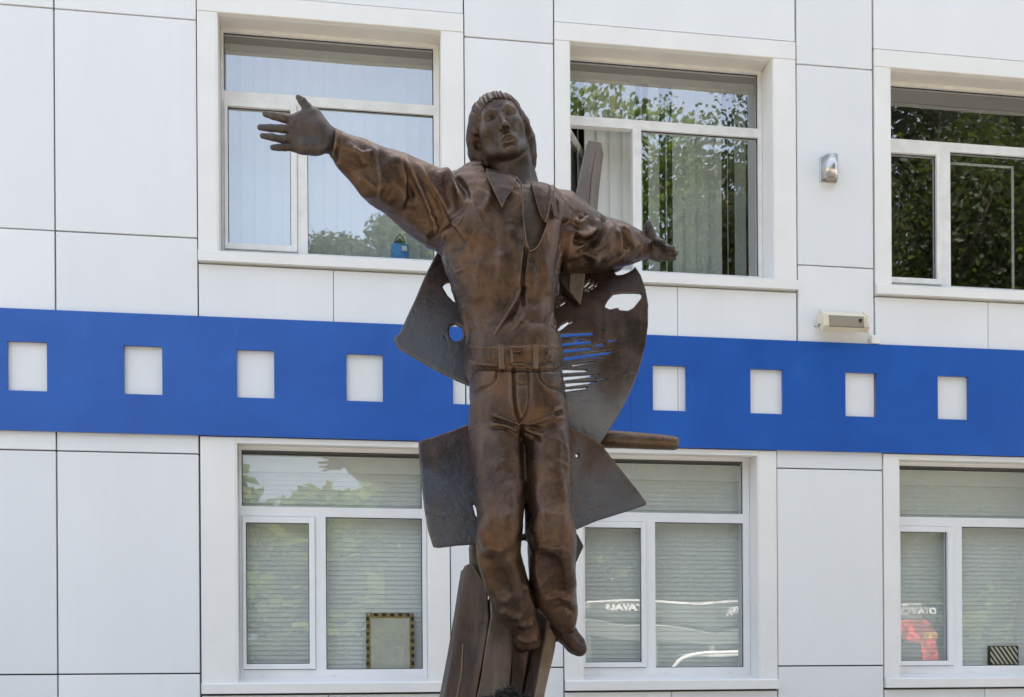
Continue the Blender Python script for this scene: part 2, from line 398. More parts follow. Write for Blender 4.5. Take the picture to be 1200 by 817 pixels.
l1 = window(LO[0], LZ, .2, (-.834, -.343), (-.293, -.212), (-.212, .558), lz, capl=3.470)
l2 = window(LO[1], LZ, .2, (1.90, 2.382), (2.423, 2.504), (2.504, 3.276), lz, capl=3.470)
l3 = window(LO[2], LZ, .2, (4.69, 5.132), (5.188, 5.272), (5.272, 6.03), lz, capl=3.470)
# insect screen frame standing in the right upper window
s = MB(); a, b, c, e, y = 5.225, 5.862, 5.02, 6.135, .31
s.box(a, a+.02, y, y+.012, c, e).box(b-.02, b, y, y+.012, c, e).box(a+.02, b-.02, y, y+.012, e-.02, e).box(a+.02, b-.02, y, y+.012, c, c+.02)
tag(s.build('screen_frame', M['pvcold']), 'thin pale screen frame leaning inside the dark upper right window', 'screen')

# things on the facade
lp = empty('wall_lamp', (3.955, -.004, 5.72)); tag(lp, 'small brushed steel lamp on the narrow white panel beside the upper right window', 'lamp')
pts = [(3.895+.065*(1-math.cos(t)), -.03-.085*math.sin(t)) for t in [math.pi*k/12 for k in range(13)]]
b = MB(); b.prism(pts+[(4.025, -.004), (3.895, -.004)], 2, 5.742, 5.925); b.build('lamp_shade', M['steel'], lp, True)
MB().box(3.885, 4.035, -.018, -.001, 5.730, 5.937, .003).build('back_plate', M['steel'], lp)
b = MB(); b.prism([(3.96+.045*math.cos(t), -.055+.035*math.sin(t)) for t in [2*math.pi*k/14 for k in range(14)]], 2, 5.735, 5.741); b.build('lens', M['soot'], lp)
flo = empty('floodlight', (4.06, -.06, 4.50)); tag(flo, 'cream linear floodlight tilted down just above the blue band', 'floodlight')
prof = [(-.015, .0), (-.09, -.055), (-.125, -.03), (-.115, .045), (-.05, .085), (-.0, .06)]
def flood(x0, x1, pr, m, nm, dy=0):
    b = MB(); b.prism([(p[0]-.02+dy, 4.515+p[1]) for p in pr], 0, x0, x1); return b.build(nm, m, flo)
prof = [(p[0]*1.2, p[1]*1.25) for p in prof]
flood(3.855, 4.215, prof, M['cream'], 'housing')
pr2 = [(p[0]*1.08-.001, p[1]*1.1) for p in prof]
flood(3.838, 3.856, pr2, M['cream'], 'end_cap'); flood(4.214, 4.232, pr2, M['cream'], 'end_cap')
b = MB(); b.prism([(-.160, 4.470), (-.173, 4.478), (-.162, 4.565), (-.152, 4.565)], 0, 3.885, 4.19); b.build('diffuser', M['soot'], flo)
MB().box(4.145, 4.165, -.180, -.166, 4.515, 4.54).build('sensor', M['dark'], flo)
MB().tube([(3.79, -.10, 4.49), (3.84, -.09, 4.51)], .011, 8).build('clamp_screw', M['steel'], flo)
MB().tube([(4.252, -.06, 4.50), (4.29, -.05, 4.47), (4.30, -.03, 4.42), (4.315, -.02, 4.40)], .005, 6).build('cable', M['cream'], flo)
b = MB(); b.box(4.318, 4.388, -.05, -.002, 4.386, 4.455, .004)
tag(b.build('junction_box', M['pvc']), 'little white junction box at the top edge of the blue band by the floodlight cable', 'junction box')
# blue canister behind the upper left window
M['canister'] = simple('blue plastic canister', (.08, .36, .85), .35)
M['bracket'] = simple('dark green strap', (.03, .08, .05), .5)
cx, cyy = .400, .365; cn = empty('canister', (cx, cyy, 5.0)); tag(cn, 'blue canister with a carry strap standing on the upper left window sill', 'canister')
pts = [(cx+.074*math.cos(t), cyy+.045*math.sin(t)) for t in [2*math.pi*k/20 for k in range(20)]]
MB().prism(pts, 2, 5.003, 5.165).build('container', M['canister'], cn, False)
b = MB(); b.tube([(cx, cyy, 5.165), (cx, cyy, 5.19), (cx, cyy, 5.215)], [.060, .038, .012], 16); b.build('lid', M['bracket'], cn)
MB().tube([(cx-.05, cyy, 5.17), (cx-.03, cyy, 5.22), (cx+.0, cyy, 5.255), (cx+.03, cyy, 5.22), (cx+.05, cyy, 5.17)], .005, 6).build('strap', M['bracket'], cn)
MB().box(cx+.015, cx+.055, cyy-.052, cyy-.04, 5.10, 5.14).build('sticker', M['pvc'], cn)
# framed picture behind the lower left window
M['gilt'] = simple('patchy gilt frame', (.42, .30, .12), .4, .5, .5, 90)
M['paper'] = simple('pale picture back', (.55, .53, .47), .7)
pf = empty('picture_frame', (.30, .29, 1.665)); tag(pf, 'blank picture with black and gold border on the sill of the lower left window', 'picture')
x0, x1, z0, z1, y = .105, .492, 1.678, 2.13, .275
b = MB()
def fringe_bar(b, ax, a0, a1, c0, c1, y):
    n_ = int((a1-a0)/.03)
    for i in range(n_):
        p, q = a0+(a1-a0)*i/n_, a0+(a1-a0)*(i+1)/n_
        if ax == 'x': b.box(p, q, y, y+.015, c0, c1, mi=i % 2)
        else: b.box(c0, c1, y, y+.015, p, q, mi=i % 2)
fringe_bar(b, 'x', x0+.03, x1-.03, z1-.024, z1, y); fringe_bar(b, 'z', z0, z1, x0, x0+.024, y); fringe_bar(b, 'z', z0, z1, x1-.024, x1, y)
b.build('frame', [M['gilt'], M['dark']], pf)
b = MB(); b.box(x0+.024, x0+.036, y+.002, y+.014, z0, z1-.024).box(x1-.036, x1-.024, y+.002, y+.014, z0, z1-.024).box(x0+.036, x1-.036, y+.002, y+.014, z1-.038, z1-.024)
b.build('inner_border', M['gilt'], pf)
MB().box(x0+.036, x1-.036, y+.006, y+.012, z0, z1-.038).build('picture', M['paper'], pf)
# striped box behind the lower right window
sb_ = empty('striped_box', (5.72, .33, 1.68)); tag(sb_, 'small box with diagonal black and cream stripes on the lower right window sill', 'box')
x0, x1, z0, z1, y = 5.585, 5.868, 1.680, 1.852, .29
MB().box(x0, x1, y, y+.1, z0, z1, .003).build('container', M['dark'], sb_)
M['ivory'] = simple('ivory stripe', (.65, .6, .48), .6)
b = MB()
def clip(poly, n, d):
    out = []
    for i in range(len(poly)):
        p, q = poly[i], poly[(i+1) % len(poly)]; fp, fq = p[0]*n[0]+p[1]*n[1]-d, q[0]*n[0]+q[1]*n[1]-d
        if fp >= 0: out.append(p)
        if fp*fq < 0: t = fp/(fp-fq); out.append((p[0]+(q[0]-p[0])*t, p[1]+(q[1]-p[1])*t))
    return out
for k in range(-5, 9):
    a = x0+k*.044; H_ = z1-z0
    pl = [(a, z1), (a+.02, z1), (a+.02+H_*.75, z0), (a+H_*.75, z0)]
    for nn, dd in (((1, 0), x0+.01), ((-1, 0), -(x1-.01)), ((0, 1), z0+.008), ((0, -1), -(z1-.008))):
        if len(pl) > 2: pl = clip(pl, nn, dd)
    if len(pl) > 2: b.prism(pl, 1, y-.002, y+.001)
b.build('stripe', M['ivory'], sb_)
print('facade', round(time.time()-T0, 1))
# ------------------------------------------------------------------ the bronze statue
YS = -3.2                                     # plane the statue stands in
PX = (P(700, 400, YS)-P(600, 400, YS)).x/100  # metres per photograph pixel there
BIG = 9.0
class Field:
    """signed distance field on a grid, meshed by surface nets"""
    def __init__(s, lo, hi, h):
        s.lo = np.array(lo, float); s.h = h
        s.n = np.ceil((np.array(hi)-s.lo)/h).astype(int)+1
        s.F = np.full(s.n, BIG, np.float32)
        s.ax = [(s.lo[i]+h*np.arange(s.n[i])).astype(np.float32) for i in range(3)]
    def block(s, lo, hi, pad):
        sl = []
        for i in range(3):
            a = int(max(0, math.floor((lo[i]-pad-s.lo[i])/s.h))); b = int(min(s.n[i], math.ceil((hi[i]+pad-s.lo[i])/s.h)+1))
            if b <= a: return None
            sl.append(slice(a, b))
        return tuple(sl)
    def apply(s, fn, lo, hi, k=0, mode='add'):
        sl = s.block(lo, hi, max(k, .03)+2*s.h)
        if sl is None: return
        x = s.ax[0][sl[0]][:, None, None]; y = s.ax[1][sl[1]][None, :, None]; z = s.ax[2][sl[2]][None, None, :]
        d = fn(x, y, z).astype(np.float32); a = s.F[sl]
        if mode == 'add':
            r = np.minimum(a, d)
            if k: h = np.maximum(k-np.abs(a-d), 0)/k; r = r-h*h*(k/4)
        elif mode == 'sub':
            d = -d; r = np.maximum(a, d)
            if k: h = np.maximum(k-np.abs(a-d), 0)/k; r = r+h*h*(k/4)
        elif mode == 'int': r = np.maximum(a, d)
        s.F[sl] = r
    def cone(s, a, b, ra, rb, k=0, mode='add', sq=1.0):
        a = np.array(a, float); b = np.array(b, float); ab = b-a; L = max((ab**2).sum(), 1e-9)
        def fn(x, y, z):
            px, py, pz = x-a[0], y-a[1], z-a[2]
            t = np.clip((px*ab[0]+py*ab[1]+pz*ab[2])/L, 0, 1)
            return np.sqrt((px-t*ab[0])**2+((py-t*ab[1])/sq)**2+(pz-t*ab[2])**2)-(ra+(rb-ra)*t)
        r = max(ra, rb)*max(1, sq); s.apply(fn, np.minimum(a, b)-r, np.maximum(a, b)+r, k, mode)
    def chain(s, pts, rads, k=0, mode='add', sq=1.0):
        for i in range(len(pts)-1): s.cone(pts[i], pts[i+1], rads[i], rads[i+1], k, mode, sq)
    def ell(s, c, r, k=0, mode='add', rot=None):
        c = np.array(c, float); r = np.array(r, float); m = np.eye(3) if rot is None else np.array(rot)
        def fn(x, y, z):
            px, py, pz = x-c[0], y-c[1], z-c[2]
            q = [(m[0][i]*px+m[1][i]*py+m[2][i]*pz) for i in range(3)]
            k0 = np.sqrt((q[0]/r[0])**2+(q[1]/r[1])**2+(q[2]/r[2])**2)+1e-6
            k1 = np.sqrt((q[0]/r[0]**2)**2+(q[1]/r[1]**2)**2+(q[2]/r[2]**2)**2)+1e-6
            return k0*(k0-1)/k1
        R_ = r.max() if rot is not None else r
        s.apply(fn, c-R_, c+R_, k, mode)
    def loft(s, st, k=0, mode='add', n=2.3, res=4, grow=0):
        """st: rows of (centre, half axis vector in the picture plane, half depth)"""
        C = np.array([list(a[0]) for a in st]); W = np.array([list(a[1]) for a in st]); D = np.array([a[2] for a in st])
        A = np.hstack([C, W, D[:, None]]); m = len(A); out = []
        for i in range(m-1):
            p0, p1, p2, p3 = A[max(i-1, 0)], A[i], A[i+1], A[min(i+2, m-1)]
            for j in range(res):
                t = j/res; out.append(.5*((2*p1)+(-p0+p2)*t+(2*p0-5*p1+4*p2-p3)*t*t+(-p0+3*p1-3*p2+p3)*t**3))
        out.append(A[-1]); A = np.array(out)
        c, w, d = A[:, :3], A[:, 3:6], A[:, 6]+grow
        wl = np.linalg.norm(w, axis=1); wn = w/wl[:, None]; wl = wl+grow
        r = max(wl.max(), d.max())
        lo, hi = c.min(0)-r, c.max(0)+r
        def fn(x, y, z):
            best = None
            for i in range(len(c)-1):
                ab = c[i+1]-c[i]; L2 = (ab**2).sum(); L = math.sqrt(L2)
                px, py, pz = x-c[i][0], y-c[i][1], z-c[i][2]
                tr = (px*ab[0]+py*ab[1]+pz*ab[2])/L2; t = np.clip(tr, 0, 1)
                qx, qy, qz = px-t*ab[0], py-t*ab[1], pz-t*ab[2]
                ww = wn[i]+wn[i+1]; ww = ww-ab*(ww@ab)/L2; ww /= np.linalg.norm(ww); dd = np.cross(ab/L, ww)
                a = wl[i]+(wl[i+1]-wl[i])*t; b = d[i]+(d[i+1]-d[i])*t
                qa = np.abs(qx*ww[0]+qy*ww[1]+qz*ww[2])/a; qb = np.abs(qx*dd[0]+qy*dd[1]+qz*dd[2])/b
                e = (tr-t)*L; mn = np.minimum(a, b); m = len(c)-2
                ei = np.abs(np.where(e < 0, e if i > 0 else 0, e if i < m else 0))
                f = ((qa**n+qb**n+(ei/(.6*mn))**n+1e-9)**(1/n)-1)*mn
                if i == 0: f = np.where(e < 0, np.maximum(f, -e), f)
                if i == m: f = np.where(e > 0, np.maximum(f, e), f)
                best = f if best is None else np.minimum(best, f)
            return best
        s.apply(fn, lo, hi, k, mode)
    def carve(s, outline, lo, hi, ymax, off=0):
        """cuts away what the outline (photograph pixels) covers, down to the depth ymax"""
        def fn(x, y, z):
            X, Y, Z = np.broadcast_arrays(x, y, z); q = np.stack([X.ravel(), Y.ravel(), Z.ravel()], 1).astype(float)
            px, py = proj(q); d = poly_sd(outline, px, py).reshape(X.shape)*PX
            return np.maximum(d, Y-ymax)
        s.apply(fn, lo, hi, .004, 'sub')
    def mesh(s, name, m, parent=None, post=None, smooth=1):
        v, q = nets(s.F, s.lo, s.h)
        if name in ('body', 'shirt', 'hair'): v, q = biggest(v, q)
        for _ in range(smooth): v = relax(v, q)
        if post: v = post(v, q)
        me = bpy.data.meshes.new(name); me.vertices.add(len(v)); me.vertices.foreach_set('co', v.astype(np.float32).ravel())
        me.loops.add(q.size); me.loops.foreach_set('vertex_index', q.astype(np.int32).ravel())
        me.polygons.add(len(q)); me.polygons.foreach_set('loop_start', np.arange(len(q), dtype=np.int32)*4)
        me.polygons.foreach_set('use_smooth', np.ones(len(q), bool)); me.update(calc_edges=True); me.validate()
        print(name, len(v), round(time.time()-T0, 1))
        return link(name, me, m, parent), v
def nets(F, lo, h):
    S = F < 0; nx, ny, nz = F.shape
    c = np.zeros((nx-1, ny-1, nz-1), np.int8)
    for i in (0, 1):
        for j in (0, 1):
            for k in (0, 1): c += S[i:nx-1+i, j:ny-1+j, k:nz-1+k]
    act = np.argwhere((c > 0) & (c < 8)); idx = np.full(c.shape, -1, np.int64); idx[tuple(act.T)] = np.arange(len(act))
    pos = np.zeros((len(act), 3)); cnt = np.zeros(len(act)); I, J, K = act.T
    for ax in range(3):
        o = [a for a in range(3) if a != ax]
        for u in (0, 1):
            for w in (0, 1):
                d0 = [0, 0, 0]; d0[o[0]] = u; d0[o[1]] = w; d1 = list(d0); d1[ax] = 1
                f0 = F[I+d0[0], J+d0[1], K+d0[2]].astype(float); f1 = F[I+d1[0], J+d1[1], K+d1[2]].astype(float)
                mk = (f0 < 0) != (f1 < 0); t = np.where(mk, f0/np.where(mk, f0-f1, 1), 0)
                p = np.zeros((len(act), 3)); p[:, 0] = d0[0]; p[:, 1] = d0[1]; p[:, 2] = d0[2]; p[:, ax] += t
                pos += p*mk[:, None]; cnt += mk
    v = (act+pos/np.maximum(cnt, 1)[:, None])*h+lo
    Q = []
    for ax in range(3):
        o1, o2 = (ax+1) % 3, (ax+2) % 3
        a = [slice(None)]*3; b = [slice(None)]*3; a[ax] = slice(0, -1); b[ax] = slice(1, None)
        s0, s1 = S[tuple(a)], S[tuple(b)]
        e = np.argwhere(s0 != s1); e = e[(e[:, o1] > 0) & (e[:, o2] > 0)]
        e = e[(e[:, o1] < S.shape[o1]-1) & (e[:, o2] < S.shape[o2]-1)]
        ins = s0[tuple(e.T)]
        def at(d1, d2):
            g = e.copy(); g[:, o1] -= d1; g[:, o2] -= d2; return idx[tuple(g.T)]
        q = np.stack([at(1, 1), at(0, 1), at(0, 0), at(1, 0)], 1)
        q[~ins] = q[~ins][:, ::-1]; Q.append(q)
    return v, np.concatenate(Q)
def relax(v, q, lam=.5):
    n = np.zeros(len(v)); s = np.zeros_like(v)
    for a, b in ((0, 1), (1, 2), (2, 3), (3, 0)):
        for i in range(3):
            s[:, i] += np.bincount(q[:, a], v[q[:, b], i], len(v))+np.bincount(q[:, b], v[q[:, a], i], len(v))
        n += np.bincount(q[:, a], minlength=len(v))+np.bincount(q[:, b], minlength=len(v))
    return v+lam*(s/np.maximum(n, 1)[:, None]-v)
def biggest(v, q):
    """drops loose crumbs: keeps the largest connected piece"""
    lab = np.arange(len(v))
    for _ in range(400):
        m = lab[q].min(1); new = lab.copy()
        for c in range(4): np.minimum.at(new, q[:, c], m)
        new = new[new]
        if (new == lab).all(): break
        lab = new
    k = lab == np.bincount(lab).argmax(); idx = np.cumsum(k)-1
    return v[k], idx[q[k[q[:, 0]]]]
def vnormals(v, q):
    f = np.cross(v[q[:, 2]]-v[q[:, 0]], v[q[:, 3]]-v[q[:, 1]]); n = np.zeros_like(v)
    for c in range(4):
        for i in range(3): n[:, i] += np.bincount(q[:, c], f[:, i], len(v))
    return n/(np.linalg.norm(n, axis=1)[:, None]+1e-12)
def wob(v, f, seed, octs=3):
    """smooth 3D noise from sines"""
    r = np.random.default_rng(seed); o = np.zeros(len(v)); a = 1
    for k in range(octs):
        for j in range(4):
            d = r.normal(size=3); d /= np.linalg.norm(d); o += a*np.sin(v@d*f*2*np.pi+r.uniform(0, 6.28)+1.3*np.sin(v@d[::-1]*f*3.1))
        f *= 2.1; a *= .5
    return o/4
def crl(pts, n=6):
    p = np.array(pts, float); o = []; m = len(p)
    for i in range(m-1):
        a, b, c, d = p[max(i-1, 0)], p[i], p[i+1], p[min(i+2, m-1)]
        for j in range(n):
            t = j/n; o.append(.5*(2*b+(c-a)*t+(2*a-5*b+4*c-d)*t*t+(-a+3*b-3*c+d)*t**3))
    o.append(p[-1]); return np.array(o)
def fold(v, nrm, strokes, gain=1.0):
    """press folds, seams and creases into the front of a surface; strokes drawn where the photograph shows them"""
    px, py = proj(v); view = v-np.array([0, CY, CZ]); view /= np.linalg.norm(view, axis=1)[:, None]
    face = np.clip(-(nrm*view).sum(1)*3, 0, 1); off = np.zeros(len(v))
    for st in strokes:
        pts, w, amp = st[0], st[1]*(1.3 if st[1] > 2.3 else 1.1), st[2]; kind = st[3] if len(st) > 3 else 'g'
        c = crl(pts, 5); m = (px > c[:, 0].min()-4*w) & (px < c[:, 0].max()+4*w) & (py > c[:, 1].min()-4*w) & (py < c[:, 1].max()+4*w) & (face > 0)
        ii = np.nonzero(m)[0]
        if not len(ii): continue
        x, y = px[ii], py[ii]; best = np.full(len(ii), 1e9); sg = np.zeros(len(ii)); ar = np.zeros(len(ii))
        L = np.concatenate([[0], np.cumsum(np.linalg.norm(np.diff(c, axis=0), axis=1))])
        for i in range(len(c)-1):
            a, b = c[i], c[i+1]; d = b-a; l2 = max(d@d, 1e-9); t = np.clip(((x-a[0])*d[0]+(y-a[1])*d[1])/l2, 0, 1)
            ex, ey = x-a[0]-t*d[0], y-a[1]-t*d[1]; dd = np.hypot(ex, ey); u = dd < best
            best = np.where(u, dd, best); sg = np.where(u, np.sign(d[0]*ey-d[1]*ex), sg); ar = np.where(u, L[i]+t*math.sqrt(l2), ar)
        e = ar/L[-1]
        tp = np.clip(np.minimum(e, 1-e)/.22, 0, 1); tp = tp*tp*(3-2*tp)
        if kind == 's': pr = np.where(sg > 0, np.exp(-(best/(w*1.5))**2), np.exp(-(best/(w*.35))**2))     # soft to one side, sharp to the other
        elif kind == 't': pr = np.where(sg < 0, np.exp(-(best/(w*1.5))**2), np.exp(-(best/(w*.35))**2))
        else: pr = np.exp(-(best/w)**2)
        if kind == 'u': tp = 1
        off[ii] += amp*pr*tp*face[ii]
    return v+nrm*(gain*off)[:, None]
def poly_sd(poly, X, Z):
    """signed distance to a 2D outline"""
    d = np.full(X.shape, 1e9); s = np.ones(X.shape); n = len(poly); j = n-1
    for i in range(n):
        ax, az = poly[i]; bx, bz = poly[j]; ex, ez = bx-ax, bz-az; wx, wz = X-ax, Z-az
        t = np.clip((wx*ex+wz*ez)/(ex*ex+ez*ez+1e-12), 0, 1); d = np.minimum(d, (wx-ex*t)**2+(wz-ez*t)**2)
        c1, c2, c3 = Z >= az, Z < bz, ex*wz > ez*wx
        s = np.where((c1 & c2 & c3) | (~c1 & ~c2 & ~c3), -s, s); j = i
    return s*np.sqrt(d)
def pp(pts, y, smooth=0):
    if smooth: 
        p = crl(list(pts)+[pts[0]], smooth)[:-1]; pts = p
    return [(P(a, b, y).x, P(a, b, y).z) for a, b in pts]
def S2(lx, ly, rx, ry, dep, fwd):
    """a loft station from its two outline points, its half depth (px) and how far it stands forward (m)"""
    a, b = P(lx, ly, YS-fwd), P(rx, ry, YS-fwd)
    return ((a+b)/2, (b-a)/2, dep*PX)
def bbox(px0, px1, py0, py1, f0, f1):
    c = [P(x, y, YS-f) for x in (px0, px1) for y in (py0, py1) for f in (f0, f1)]
    a = np.array([list(q) for q in c]); return a.min(0), a.max(0)
class Height:
    """front surface of meshes as a height map over the photograph"""
    def __init__(s, vs, x0, x1, y0, y1):
        s.x0, s.y0 = x0, y0; s.H = np.full((x1-x0, y1-y0), 1e9)
        for v in vs:
            px, py = proj(v); i = (px-x0).astype(int); j = (py-y0).astype(int); m = (i >= 0) & (i < x1-x0) & (j >= 0) & (j < y1-y0)
            np.minimum.at(s.H, (i[m], j[m]), v[m, 1])
        pd = np.pad(s.H, 2, constant_values=1e9); s.H = np.min([pd[a:a+s.H.shape[0], b:b+s.H.shape[1]] for a in range(5) for b in range(5)], axis=0)
        for _ in range(40):
            bad = s.H > 1e8
            if not bad.any(): break
            pd = np.pad(s.H, 1, constant_values=1e9); st = np.stack([pd[a:a+s.H.shape[0], b:b+s.H.shape[1]] for a in range(3) for b in range(3)])
            ok = st < 1e8; mean = np.where(ok, st, 0).sum(0)/np.maximum(ok.sum(0), 1); s.H = np.where(bad & ok.any(0), mean, s.H)
    def y(s, px, py):
        i = np.clip((np.asarray(px)-s.x0).astype(int), 0, s.H.shape[0]-1); j = np.clip((np.asarray(py)-s.y0).astype(int), 0, s.H.shape[1]-1)
        return s.H[i, j]

# bronze
def bronze(name, base, warm, dark, cool, rough=.42, metal=.65, wmix=.5, cmix=.35, low_tint=None):
    m, n, l, b, o = mat(name); co = geo(n, l)
    f1 = noise(n, l, 1.7, 6, .62, co, .8); f2 = noise(n, l, 5.5, 8, .7, co, .4); f3 = noise(n, l, 2.3, 5, .6, geo(n, l, (1, 1, .45)), 1.5); f4 = noise(n, l, 26, 6, .7, co)
    c = mixc(n, l, ramp(n, l, f1, [(.38, (0, 0, 0)), (.66, (wmix,)*3)]), base, warm)
    c = mixc(n, l, ramp(n, l, f3, [(.48, (0, 0, 0)), (.68, (cmix,)*3)]), c, cool)
    c = mixc(n, l, ramp(n, l, f2, [(.35, (.75, .75, .75)), (.6, (0, 0, 0))]), c, dark)
    if low_tint:                                  # slate colour over the lower part of a plate, with a noisy edge
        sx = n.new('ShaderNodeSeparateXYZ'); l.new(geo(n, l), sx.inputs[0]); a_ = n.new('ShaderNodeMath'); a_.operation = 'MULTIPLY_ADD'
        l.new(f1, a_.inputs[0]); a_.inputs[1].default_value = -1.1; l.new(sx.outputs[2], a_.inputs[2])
        r_ = n.new('ShaderNodeMapRange'); l.new(a_.outputs[0], r_.inputs[0]); r_.inputs[1].default_value = low_tint[0]-.55; r_.inputs[2].default_value = low_tint[0]-.55-low_tint[1]
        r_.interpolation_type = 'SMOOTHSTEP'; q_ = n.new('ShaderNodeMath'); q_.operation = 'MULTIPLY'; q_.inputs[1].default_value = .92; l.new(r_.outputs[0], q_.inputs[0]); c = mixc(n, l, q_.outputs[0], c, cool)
    st = noise(n, l, 14, 5, .65, geo(n, l, (1, 1, .12)))
    c = mixc(n, l, ramp(n, l, st, [(.54, (0, 0, 0)), (.74, (.5,)*3)]), c, tuple(min(1, x*1.9+.01) for x in base))
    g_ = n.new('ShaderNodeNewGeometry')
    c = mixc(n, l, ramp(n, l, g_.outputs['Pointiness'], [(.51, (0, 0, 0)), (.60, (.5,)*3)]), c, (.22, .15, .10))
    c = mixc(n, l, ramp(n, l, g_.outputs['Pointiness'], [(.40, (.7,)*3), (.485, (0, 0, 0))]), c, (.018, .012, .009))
    sp = noise(n, l, 60, 4, .6, co); c = mixc(n, l, ramp(n, l, sp, [(.70, (0, 0, 0)), (.78, (.5,)*3)]), c, (.20, .15, .11))
    l.new(c, b.inputs['Base Color']); b.inputs['Metallic'].default_value = metal
    l.new(ramp(n, l, f2, [(.3, (rough-.10,)*3), (.7, (rough+.14,)*3)]), b.inputs['Roughness'])
    h = n.new('ShaderNodeMath'); h.operation = 'ADD'; l.new(f4, h.inputs[0]); l.new(f2, h.inputs[1])
    bump(n, l, b, h.outputs[0], .6, .009)
    return m
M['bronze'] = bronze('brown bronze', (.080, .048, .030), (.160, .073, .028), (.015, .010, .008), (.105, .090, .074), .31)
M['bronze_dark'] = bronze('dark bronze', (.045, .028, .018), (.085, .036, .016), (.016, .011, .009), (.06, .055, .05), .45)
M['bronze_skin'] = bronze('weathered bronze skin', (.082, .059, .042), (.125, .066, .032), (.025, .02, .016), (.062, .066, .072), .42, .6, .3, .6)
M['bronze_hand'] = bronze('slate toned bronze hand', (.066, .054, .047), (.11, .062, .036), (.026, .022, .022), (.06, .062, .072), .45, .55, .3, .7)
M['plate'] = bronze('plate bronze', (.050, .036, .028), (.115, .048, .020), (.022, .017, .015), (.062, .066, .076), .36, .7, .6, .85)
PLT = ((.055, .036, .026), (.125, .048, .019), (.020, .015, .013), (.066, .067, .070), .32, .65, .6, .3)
M['plate_left'] = bronze('left plate bronze', *PLT, low_tint=(3.75, .5)); PLT = PLT[:3]+((.115, .122, .145),)+PLT[4:]; M['plate_right'] = bronze('right plate bronze', *PLT, low_tint=(3.38, .3)); PLT = PLT[:3]+((.080, .088, .112),)+PLT[4:]; M['plate_low'] = bronze('lower plate bronze', *PLT, low_tint=(2.88, .25))
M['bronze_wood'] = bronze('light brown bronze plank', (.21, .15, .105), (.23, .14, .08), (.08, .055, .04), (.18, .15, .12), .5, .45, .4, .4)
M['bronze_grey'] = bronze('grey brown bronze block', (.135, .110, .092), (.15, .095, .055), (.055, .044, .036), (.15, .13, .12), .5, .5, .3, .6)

statue = empty('statue', (P(620, 817, YS).x, YS, .1))
tag(statue, 'brown bronze statue of a man in an open shirt with arms spread wide', 'statue')

# ---- shirt: torso and two sleeves in one surface
TOR = [(556, 226, 646, 233, 24, .0), (536, 233, 662, 240, 39, .03), (519, 250, 662, 254, 52, .06), (517, 280, 658, 280, 55, .08), (523, 308, 656, 308, 54, .085),
       (530, 335, 652, 335, 51, .08), (538, 360, 649, 360, 47, .07), (544, 382, 650, 382, 46, .065), (548, 397, 653, 397, 48, .065), (551, 407, 652, 407, 45, .065)]
TOR = [S2(*r) for r in TOR]
ARL = [(394, 152, 388, 182, 14, .30), (405, 157, 396, 188, 17, .28), (419, 162, 407, 203, 21, .25), (437, 170, 423, 218, 26, .215), (459, 178, 440, 240, 31, .17), (481, 186, 462, 254, 35, .12), (503, 196, 487, 273, 40, .07), (525, 209, 512, 290, 40, .03), (552, 227, 548, 300, 34, .0)]
ARL = [S2(*r) for r in ARL]
ARR = [(648, 216, 640, 305, 36, -.02), (665, 230, 655, 318, 38, -.04), (682, 243, 676, 319, 37, -.07), (700, 254, 694, 318, 34, -.11), (717, 259, 714, 314, 29, -.16), (735, 266, 733, 310, 23, -.21), (747, 271, 747, 306, 18, -.25), (754, 274, 755, 303, 15, -.27)]
ARR = [S2(*r) for r in ARR]
lo, hi = bbox(376, 770, 186, 412, -.5, .5)
HB = .0068
F = Field(lo, hi, HB)
F.loft(TOR, n=2.5); F.loft(ARL, .05, n=2.1); F.loft(ARR, .05, n=2.1)
F.chain([P(530, 224, YS-.03), P(551, 224, YS-.01), P(566, 232, YS)], [.070, .068, .04], .05)
F.chain([P(657, 243, YS+.02), P(645, 234, YS)], [.065, .05], .05)
# cuffs hollow out round the wrists
F.cone(P(380, 165, YS-.31), P(392, 170, YS-.29), .055, .048, .01, 'sub'); F.cone(P(763, 288, YS+.28), P(748, 289, YS+.25), .046, .04, .01, 'sub')
F.cone(P(400, 190, YS-.27), P(430, 222, YS-.23), .02, .04, .03)
